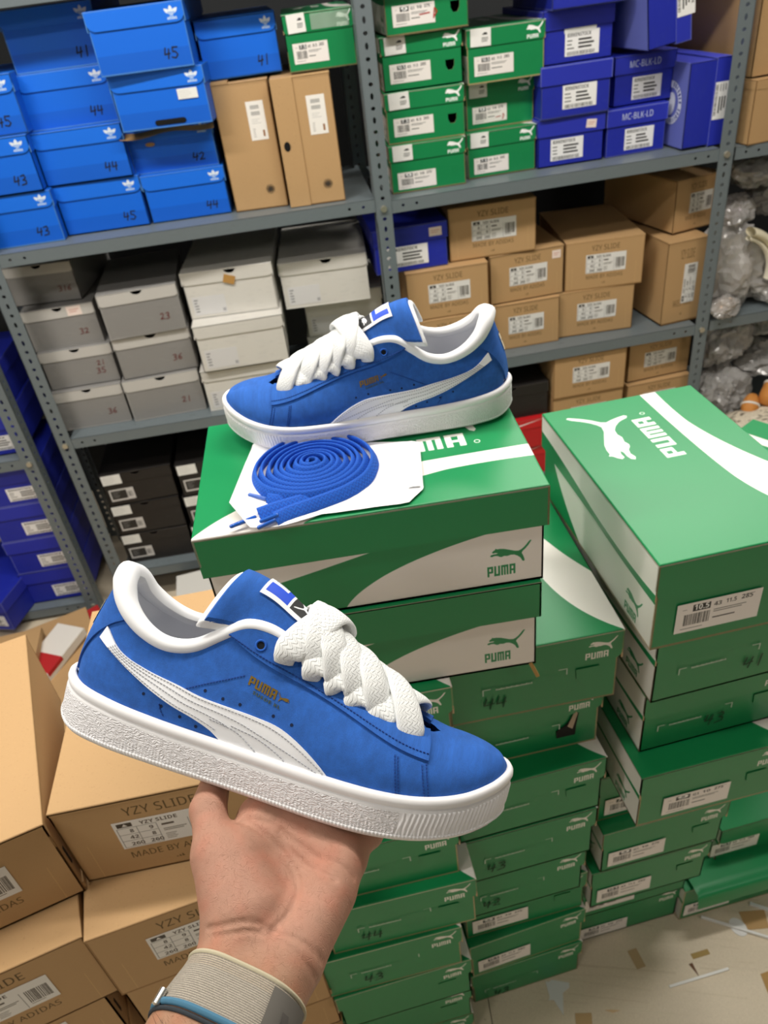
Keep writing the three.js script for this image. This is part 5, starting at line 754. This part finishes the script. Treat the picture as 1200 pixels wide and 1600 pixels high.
// ---------- the arm and hand, in the held shoe's own axes ----------
{
  shoeHeld.updateMatrixWorld(); const M = shoeHeld.matrixWorld;
  // bones: [from, to, radius at each end]
  const W = [0.1885, -0.0665, 0.1015], J = { c: [0.169, -0.05, 0.09], tm: [0.1455, -0.0295, 0.0715], ti: [0.1285, -0.016, 0.0475], tt: [0.1225, -0.011, 0.0175] };
  const F = [ // knuckle, middle joint, end joint, tip, radius
    [[0.163, -0.0165, 0.041], [0.1585, -0.0115, 0.0], [0.159, -0.0095, -0.026], [0.159, -0.0085, -0.046], 0.0098],
    [[0.1835, -0.0155, 0.0385], [0.183, -0.0115, -0.007], [0.183, -0.0095, -0.034], [0.183, -0.0085, -0.054], 0.0102],
    [[0.202, -0.017, 0.041], [0.207, -0.0115, -0.002], [0.2085, -0.0095, -0.028], [0.2095, -0.0085, -0.046], 0.0097],
    [[0.219, -0.0225, 0.0495], [0.2325, -0.0145, 0.022], [0.239, -0.0095, 0.004], [0.243, -0.008, -0.013], 0.0088]];
  const bones = [];
  const bone = (a, b, ra, rb, k = 0.006) => bones.push({ a: V(...a), b: V(...b), ra, rb, k });
  for (const [m, p, d, t, r] of F) { bone(m, p, r * 1.12, r, 0.006); bone(p, d, r, r * 0.92, 0.003); bone(d, t, r * 0.92, r * 0.8, 0.003); }
  const base = [[0.178, -0.0585, 0.0925], [0.1855, -0.0595, 0.092], [0.1935, -0.0605, 0.092], [0.2015, -0.061, 0.0935]];
  F.forEach(([m], i) => bone([base[i][0], base[i][1] - [0.001, 0.005, 0.005, 0.001][i], base[i][2] - [0.002, 0.008, 0.008, 0.002][i]], [m[0], m[1] - 0.001, m[2] - 0.002], 0.0155, [0.0135, 0.0125, 0.0125, 0.0135][i], 0.013));
  bone(F[0][0], F[3][0], 0.0115, 0.0115, 0.012);
  bone(J.c, J.tm, 0.0205, 0.0152, 0.014); bone([0.1745, -0.0455, 0.0875], [0.158, -0.0285, 0.0735], 0.0185, 0.0135, 0.014); bone(J.tm, J.ti, 0.0135, 0.0108, 0.006); bone(J.ti, J.tt, 0.012, 0.0098, 0.003);
  bone([0.2065, -0.059, 0.0965], [0.2185, -0.035, 0.067], 0.0195, 0.0155, 0.011); bone([0.155, -0.0265, 0.064], [0.168, -0.0205, 0.047], 0.0085, 0.0095, 0.012);
  const W2 = [0.1865, -0.0765, 0.118], E1 = [0.182, -0.09, 0.142], E2 = [0.1755, -0.118, 0.19];
  const off = (p, d) => [p[0] + d, p[1], p[2]];
  bone(off(W, -0.0115), off(W2, -0.0115), 0.0195, 0.0195, 0.014); bone(off(W, 0.0125), off(W2, 0.0115), 0.0185, 0.0195, 0.014);
  bone(off(W2, -0.0115), off(E1, -0.0125), 0.0195, 0.0225, 0.014); bone(off(W2, 0.0115), off(E1, 0.012), 0.0195, 0.0225, 0.014);
  bone(off(E1, -0.0125), off(E2, -0.015), 0.0225, 0.028, 0.014); bone(off(E1, 0.012), off(E2, 0.014), 0.0225, 0.028, 0.014);
  const ab = V(), pa = V();
  const cap = (p, o) => { ab.subVectors(o.b, o.a); pa.subVectors(p, o.a); const t = Math.min(1, Math.max(0, pa.dot(ab) / ab.lengthSq())); return pa.addScaledVector(ab, -t).length() - (o.ra + (o.rb - o.ra) * t); };
  const creases = [ // lines of the palm and wrist, each with width and depth
    [[[0.1541, -0.0138, 0.058], [0.173, -0.0165, 0.06], [0.191, -0.0229, 0.068], [0.2023, -0.0334, 0.08], [0.2025, -0.0442, 0.092], [0.1967, -0.0503, 0.102]], 0.0016, 0.0014],
    [[[0.1557, -0.0118, 0.055], [0.173, -0.0096, 0.055], [0.191, -0.0199, 0.062], [0.2055, -0.0236, 0.068], [0.2189, -0.0255, 0.072]], 0.0014, 0.0011],
    [[[0.1787, -0.0137, 0.052], [0.1943, -0.0169, 0.056], [0.2116, -0.0211, 0.06], [0.2272, -0.0234, 0.064]], 0.0014, 0.0011],
    [[[0.1612, -0.0505, 0.105], [0.1797, -0.0393, 0.108], [0.2014, -0.0398, 0.108], [0.2196, -0.0554, 0.1]], 0.0013, 0.0011],
    [[[0.1657, -0.0523, 0.108], [0.183, -0.0428, 0.11], [0.2003, -0.0443, 0.11], [0.2205, -0.0634, 0.104]], 0.0012, 0.0009]].map(([p, w, d]) => ({ q: new THREE.CatmullRomCurve3(p.map((e) => V(...e))).getPoints(18), w, d }));
  const sdf = (p, fine) => { let d = 1; for (const o of bones) { const e = cap(p, o), k = o.k, h = Math.max(k - Math.abs(d - e), 0) / k; d = Math.min(d, e) - h * h * k * 0.25; } if (fine) for (const c of creases) { let m = 1; for (let i = 0; i < c.q.length - 1; i++) { ab.subVectors(c.q[i + 1], c.q[i]); pa.subVectors(p, c.q[i]); const t = Math.min(1, Math.max(0, pa.dot(ab) / ab.lengthSq())); m = Math.min(m, pa.addScaledVector(ab, -t).length()); } if (m < 0.012) d += c.d * Math.exp(-(m * m) / (2 * c.w * c.w)); } return d; };
  const grad = (q, f, e = 0.0007) => V(sdf(q.clone().add(V(e, 0, 0)), f) - sdf(q.clone().add(V(-e, 0, 0)), f), sdf(q.clone().add(V(0, e, 0)), f) - sdf(q.clone().add(V(0, -e, 0)), f), sdf(q.clone().add(V(0, 0, e)), f) - sdf(q.clone().add(V(0, 0, -e)), f)).normalize();
  for (const c of creases) for (const q of c.q) for (let k = 0; k < 12; k++) q.addScaledVector(grad(q, false), -sdf(q, false) * 0.8);
  const res = 96, lo = V(0.1, -0.155, -0.072), hi = V(0.262, 0.012, 0.228), half = res / 2, ctr = lo.clone().add(hi).multiplyScalar(0.5), ext = hi.clone().sub(lo).multiplyScalar(0.5);
  const mc = new MarchingCubes(res, std(0xffffff), false, false, 160000); mc.isolation = 0;
  const p = V();
  for (let k = 0; k < res; k++) for (let j = 0; j < res; j++) for (let i = 0; i < res; i++) { p.set(ctr.x + (i - half) / half * ext.x, ctr.y + (j - half) / half * ext.y, ctr.z + (k - half) / half * ext.z); mc.field[i + j * res + k * res * res] = -sdf(p, false); }
  mc.update();
  const n = mc.count, P = new Float32Array(n * 3), N = new Float32Array(n * 3), C = new Float32Array(n * 3), U = new Float32Array(n * 2), e = 0.0007, g0 = V();
  for (let i = 0; i < n; i++) {
    p.set(ctr.x + mc.positionArray[i * 3] * ext.x, ctr.y + mc.positionArray[i * 3 + 1] * ext.y, ctr.z + mc.positionArray[i * 3 + 2] * ext.z); const q = p.clone();
    const g = V(sdf(q.clone().add(V(e, 0, 0)), true) - sdf(q.clone().add(V(-e, 0, 0)), true), sdf(q.clone().add(V(0, e, 0)), true) - sdf(q.clone().add(V(0, -e, 0)), true), sdf(q.clone().add(V(0, 0, e)), true) - sdf(q.clone().add(V(0, 0, -e)), true)).normalize();
    for (let k = 0; k < 3; k++) { const r = q.clone(); const d = sdf(r, true); q.addScaledVector(g, -d * 0.8); }
    P.set([q.x, q.y, q.z], i * 3); N.set([g.x, g.y, g.z], i * 3); U.set([q.x + q.y * 0.4, q.z - q.y * 0.4], i * 2);
    const m1 = noise.noise(q.x * 90, q.y * 90, q.z * 90), m2 = noise.noise(q.x * 260, q.y * 260, q.z * 260), pk = Math.max(0, m1) * 0.5 + 0.12 * m2; // blotches of pinker skin
    const arm = THREE.MathUtils.smoothstep(q.z, 0.1, 0.135);
    C.set([0.47 + 0.03 * m1 + 0.02 * m2 - 0.08 * arm, 0.24 - 0.08 * pk + 0.02 * m2 - 0.03 * arm, 0.165 - 0.07 * pk + 0.015 * m2 - 0.04 * arm], i * 3);
  }
  const g = new THREE.BufferGeometry(); g.setAttribute('position', new THREE.BufferAttribute(P, 3)); g.setAttribute('normal', new THREE.BufferAttribute(N, 3)); g.setAttribute('color', new THREE.BufferAttribute(C, 3)); g.setAttribute('uv', new THREE.BufferAttribute(U, 2));
  const sk = tex(noiseTex(512, 512, [128, 128, 128], 40, (c, w, h) => { for (let i = 0; i < 1100; i++) { c.strokeStyle = `rgba(${rnd() < 0.7 ? '30,30,30' : '200,200,200'},${rr(0.15, 0.5)})`; c.lineWidth = rr(0.5, 1.6); c.beginPath(); const x = rr(0, w), y = rr(0, h), a = rr(0, 7), l = rr(8, 40); c.moveTo(x, y); c.quadraticCurveTo(x + l * Math.cos(a) / 2 + rr(-4, 4), y + l * Math.sin(a) / 2 + rr(-4, 4), x + l * Math.cos(a), y + l * Math.sin(a)); c.stroke(); } }), false, true); sk.repeat.set(1 / 0.05, 1 / 0.05);
  const person = thing('person', 'bare left hand and forearm reaching in, palm up under the held sneaker', 'person');
  M.decompose(person.position, person.quaternion, V());
  part('hand_and_forearm', g, phys({ color: 0xffffff, vertexColors: true, roughness: 0.5, bumpMap: sk, bumpScale: 0.0016, sheen: 0.15, sheenColor: new THREE.Color(0xffc0a0) }), person);
  // fine dark hairs on the forearm
  const hairs = []; for (let i = 0; i < 420; i++) { const t = rr(0.0, 1), a = rr(-2.5, 2.4), cx2 = E1[0] + (E2[0] - E1[0]) * t, cy = E1[1] + (E2[1] - E1[1]) * t, cz = E1[2] + (E2[2] - E1[2]) * t; if (Math.abs(a - 1.2) < 0.7 && rnd() < 0.7) continue; const q = V(cx2 + 0.05 * Math.cos(a), cy + 0.05 * Math.sin(a) * 0.8, cz + 0.05 * Math.sin(a) * 0.4); for (let k = 0; k < 14; k++) { const d = sdf(q, false); const gg = V(sdf(q.clone().add(V(e, 0, 0))) - sdf(q.clone().add(V(-e, 0, 0))), sdf(q.clone().add(V(0, e, 0))) - sdf(q.clone().add(V(0, -e, 0))), sdf(q.clone().add(V(0, 0, e))) - sdf(q.clone().add(V(0, 0, -e)))).normalize(); q.addScaledVector(gg, -d * 0.7); g0.copy(gg); } const dir = V(-0.3 + rr(-0.4, 0.4), 0.25, -0.4).addScaledVector(g0, 0.35).normalize(), h = new THREE.ConeGeometry(0.00016, rr(0.006, 0.012), 3); h.translate(0, 0.004, 0); h.applyQuaternion(new THREE.Quaternion().setFromUnitVectors(V(0, 1, 0), dir)); h.translate(q.x, q.y, q.z); hairs.push(h); }
  const hm = part('arm_hair', merge(hairs), std(0x2a1a12, 0.8), person); hm.userData.kind = 'stuff';
  // woven strap round the wrist
  const ax = V(...E1).sub(V(...W)).normalize(), mid = V(...W).lerp(V(...E1), 0.62), s1 = V(1, 0, 0).addScaledVector(ax, -ax.x).normalize(), s2 = ax.clone().cross(s1);
  const skin = (a, t) => { const d = s1.clone().multiplyScalar(Math.cos(a)).addScaledVector(s2, Math.sin(a)), o = mid.clone().addScaledVector(ax, t); let r = 0.02; for (let k = 0; k < 26; k++) r -= sdf(o.clone().addScaledVector(d, r), false) * 0.9; return { o, d, r }; };
  const band = (t0, t1, lift, n1 = 96, n2 = 14, a0 = 0, a1 = 2 * Math.PI) => gridG(n1, n2, (a, b) => { const an = a0 + a * (a1 - a0), t = t0 + (t1 - t0) * b, q = skin(an, t), bulge = lift + 0.0009 * Math.sin(Math.PI * b); return q.o.addScaledVector(q.d, q.r + bulge); }, (a, b) => [a * 22, b], true);
  const tube = (t, r, lift) => gridG(96, 8, (a, b) => { const an = a * 2 * Math.PI, q = skin(an, t), w = b * 2 * Math.PI; return q.o.addScaledVector(q.d, q.r + lift + r * Math.cos(w)).addScaledVector(ax, r * Math.sin(w)); }, (a, b) => [a * 30, b], false);
  const wc = canvas(64, 256), wx = wc.getContext('2d'); for (let y = 0; y < 256; y++) { const b = Math.floor(y / 11), f = (y % 11); wx.fillStyle = f < 7 ? (b > 17 ? '#a99d8b' : '#a29a8c') : '#6f6a62'; wx.fillRect(0, y, 64, 1); } for (let i = 0; i < 1800; i++) { wx.fillStyle = `rgba(${rnd() < 0.5 ? '60,54,46' : '232,222,204'},0.14)`; wx.fillRect(rr(0, 64), rr(0, 256), 2, 3); }
  const wt = tex(wc, true, true), ws = thing('watch_strap', 'beige and grey woven watch strap with a blue edge on the wrist', 'watch strap'); M.decompose(ws.position, ws.quaternion, V());
  const wm = std(0xffffff, 0.9, { map: wt, bumpMap: wt, bumpScale: 0.0006 });
  part('woven_band', band(-0.0145, 0.0125, 0.0016), wm, ws); part('upper_edge', tube(-0.0155, 0.0014, 0.0011), std(0xb9b096, 0.9), ws, 'cream edge'); part('lower_edge', tube(0.014, 0.0019, 0.0013), std(0x44748f, 0.85), ws, 'blue edge');
  part('inner_band', tube(0.0175, 0.0012, 0.0006), std(0x2c3238, 0.85), ws, 'dark lining');
  const ta = 0.62; part('strap_end', band(-0.0125, 0.0115, 0.0038, 24, 8, ta - 0.36, ta + 0.34), std(0x5e5a54, 0.9, { side: THREE.DoubleSide }), ws, 'dark grey strap end');
  part('strap_end_loop', band(-0.0035, 0.0055, 0.0052, 6, 6, ta - 0.02, ta + 0.1), std(0x4a4642, 0.9, { side: THREE.DoubleSide }), ws);
  { const q = skin(Math.PI * 0.86, 0.013), c = new THREE.CylinderGeometry(0.0022, 0.0022, 0.008, 14); c.applyQuaternion(new THREE.Quaternion().setFromUnitVectors(V(0, 1, 0), ax)); const o = q.o.addScaledVector(q.d, q.r + 0.0035); c.translate(o.x, o.y, o.z); part('metal_pin', c, std(0xc9c9c6, 0.25, { metalness: 0.9 }), ws); }
}

// ---------- bagged shoes on the right-hand rack ----------
{
  const bagM = phys({ color: 0xdedbd8, roughness: 0.16, transmission: 0.55, side: THREE.DoubleSide, clearcoat: 0.4, clearcoatRoughness: 0.2 });
  const lump = (sx, sy, sz, s, f, amp, det = 5) => { const g = new THREE.IcosahedronGeometry(1, det), p = g.attributes.position; for (let i = 0; i < p.count; i++) { const v = V(p.getX(i), p.getY(i), p.getZ(i)), n = 1 + amp * (noise.noise(v.x * f * 0.6 + s, v.y * f * 0.5, v.z * f * 0.6) + 0.9 * (0.4 - Math.abs(noise.noise(v.x * f + s * 2, v.y * f * 0.7 + s, v.z * f))) + 0.5 * (0.3 - Math.abs(noise.noise(v.x * f * 2.6, v.y * f * 2 + s, v.z * f * 2.6)))); p.setXYZ(i, v.x * sx * n, Math.max(v.y * sy * n, -sy * 0.96), v.z * sz * n); } g.deleteAttribute('normal'); const q = g; q.computeVertexNormals(); return q; };
  const B = (label, x, y, z, sx, sy, sz, s, col) => { const g = thing('bagged_shoe', label, 'bagged shoe', 'shoes in clear bags'); g.position.set(x, y + sy, z); g.rotation.y = s; part('shoe_inside', lump(sx * 0.8, sy * 0.8, sz * 0.8, s + 3, 1.4, 0.16), std(col, 0.8), g); part('clear_bag', lump(sx, sy, sz, s, 2.4, 0.42, 9), bagM, g); return g; };
  const y2 = 0.6705, y3 = 0.301, bk = -2.2;
  B('pale shoe in a big crumpled clear bag beside the right post, middle shelf', 1.1, y2, bk + 0.02, 0.06, 0.12, 0.09, 1.2, 0xcfc8c2);
  B('pinkish shoe in a clear bag on top of the crumpled pale bag', 1.12, y2 + 0.235, bk - 0.01, 0.045, 0.035, 0.07, 2.5, 0xd8cfd6);
  B('mauve grey shoe in a dark bag at the top of the bagged pile', 1.19, y2 + 0.32, bk - 0.06, 0.1, 0.05, 0.09, 4.1, 0x6a5e62);
  B('beige shoe toe in a bag low on the middle shelf', 1.075, y2, bk + 0.1, 0.032, 0.028, 0.05, 5.2, 0xcdb9a8);
  B('clear bag with a pale shoe at the right frame edge, middle shelf', 1.235, y2, bk, 0.07, 0.05, 0.09, 6.3, 0xc4bfb9);
  B('dark shoe in a bag behind the cream sole', 1.27, y2 + 0.22, bk - 0.09, 0.07, 0.05, 0.08, 7.7, 0x3c3a3e);
  B('grey shoe in a clear bag high under the middle shelf', 1.13, y3 + 0.17, bk, 0.065, 0.085, 0.08, 8.4, 0x8a8a90);
  B('dark grey shoe in a shiny clear bag on the low shelf', 1.13, y3, bk + 0.04, 0.075, 0.08, 0.08, 9.1, 0x64666b);
  B('dark shoe in a bag at the right frame edge under the middle shelf', 1.28, y3 + 0.1, bk - 0.03, 0.07, 0.05, 0.08, 10.2, 0x33303a);
  B('green and cream shoe in a bag at the right frame edge', 1.27, y3 + 0.24, bk - 0.03, 0.075, 0.045, 0.08, 11.6, 0x3f5a42);
  const so = thing('cream_sole_shoe', 'cream shoe with a thick ridged sole curving up among the bags', 'shoe'); so.position.set(1.085, 0.785, -2.1); so.rotation.set(0, 0.1, 0);
  const arc = (r, t) => { const q = new THREE.TorusGeometry(r, t, 12, 40, 1.5); q.rotateZ(-0.2); q.scale(1, 1, 2); return q; };
  part('sole', arc(0.128, 0.012), std(0xe2d9bd, 0.7), so); part('sole_rim', arc(0.11, 0.006), std(0xece6d2, 0.7), so); part('shoe_body', lump(0.1, 0.095, 0.02, 3.3, 2.2, 0.16, 5), std(0x9a938a, 0.8), so).position.z = -0.06;
  const O = (label, x, y, z, r, turn) => { const g = thing('orange_shoe', label, 'shoe', 'orange and white shoes'); g.position.set(x, y, z); g.rotation.set(0.3, turn, 0.4); part('shoe_body', lump(r * 1.5, r, r, turn + 2, 1.3, 0.12, 4), std(0xc9853e, 0.7), g); const b = new THREE.TorusGeometry(r * 0.98, r * 0.16, 10, 30); b.rotateY(Math.PI / 2); part('white_band', b, std(0xe9e4dc, 0.7), g); return g; };
  O('orange shoe with a white band at the right frame edge', 1.225, 0.452, -2.0, 0.036, 0.5); O('small orange shoe with a white band lower, beside the big green box', 1.15, 0.415, -1.99, 0.025, 1.1);
  // mottled cream cloth heap behind the big green box
  const cc = tex(noiseTex(256, 256, [214, 203, 182], 30, (c) => { for (let i = 0; i < 900; i++) { c.fillStyle = `rgba(${rnd() < 0.6 ? '70,62,50' : '240,232,214'},${rr(0.25, 0.6)})`; c.beginPath(); c.ellipse(rr(0, 256), rr(0, 256), rr(1, 7), rr(1, 4), rr(0, 3), 0, 7); c.fill(); } }), true, true);
  const cl = thing('cloth_heap', 'mottled cream cloth heaped on cartons behind the big green box', 'cloth'); cl.position.set(1.2, 0.0, -1.9);
  part('cloth', lump(0.2, 0.045, 0.13, 5.5, 3, 0.12, 5).translate(0, 0.375, 0), std(0xffffff, 0.95, { map: cc }), cl);
  const kb = makeBox('kraft_carton', kKraft, KRM, 'kraft carton under the mottled cream cloth', 'cartons'); kb.position.set(1.2, 0, -1.89); kb.scale.set(1.1, 1.66, 0.8);
}
renderer.render(scene, camera);
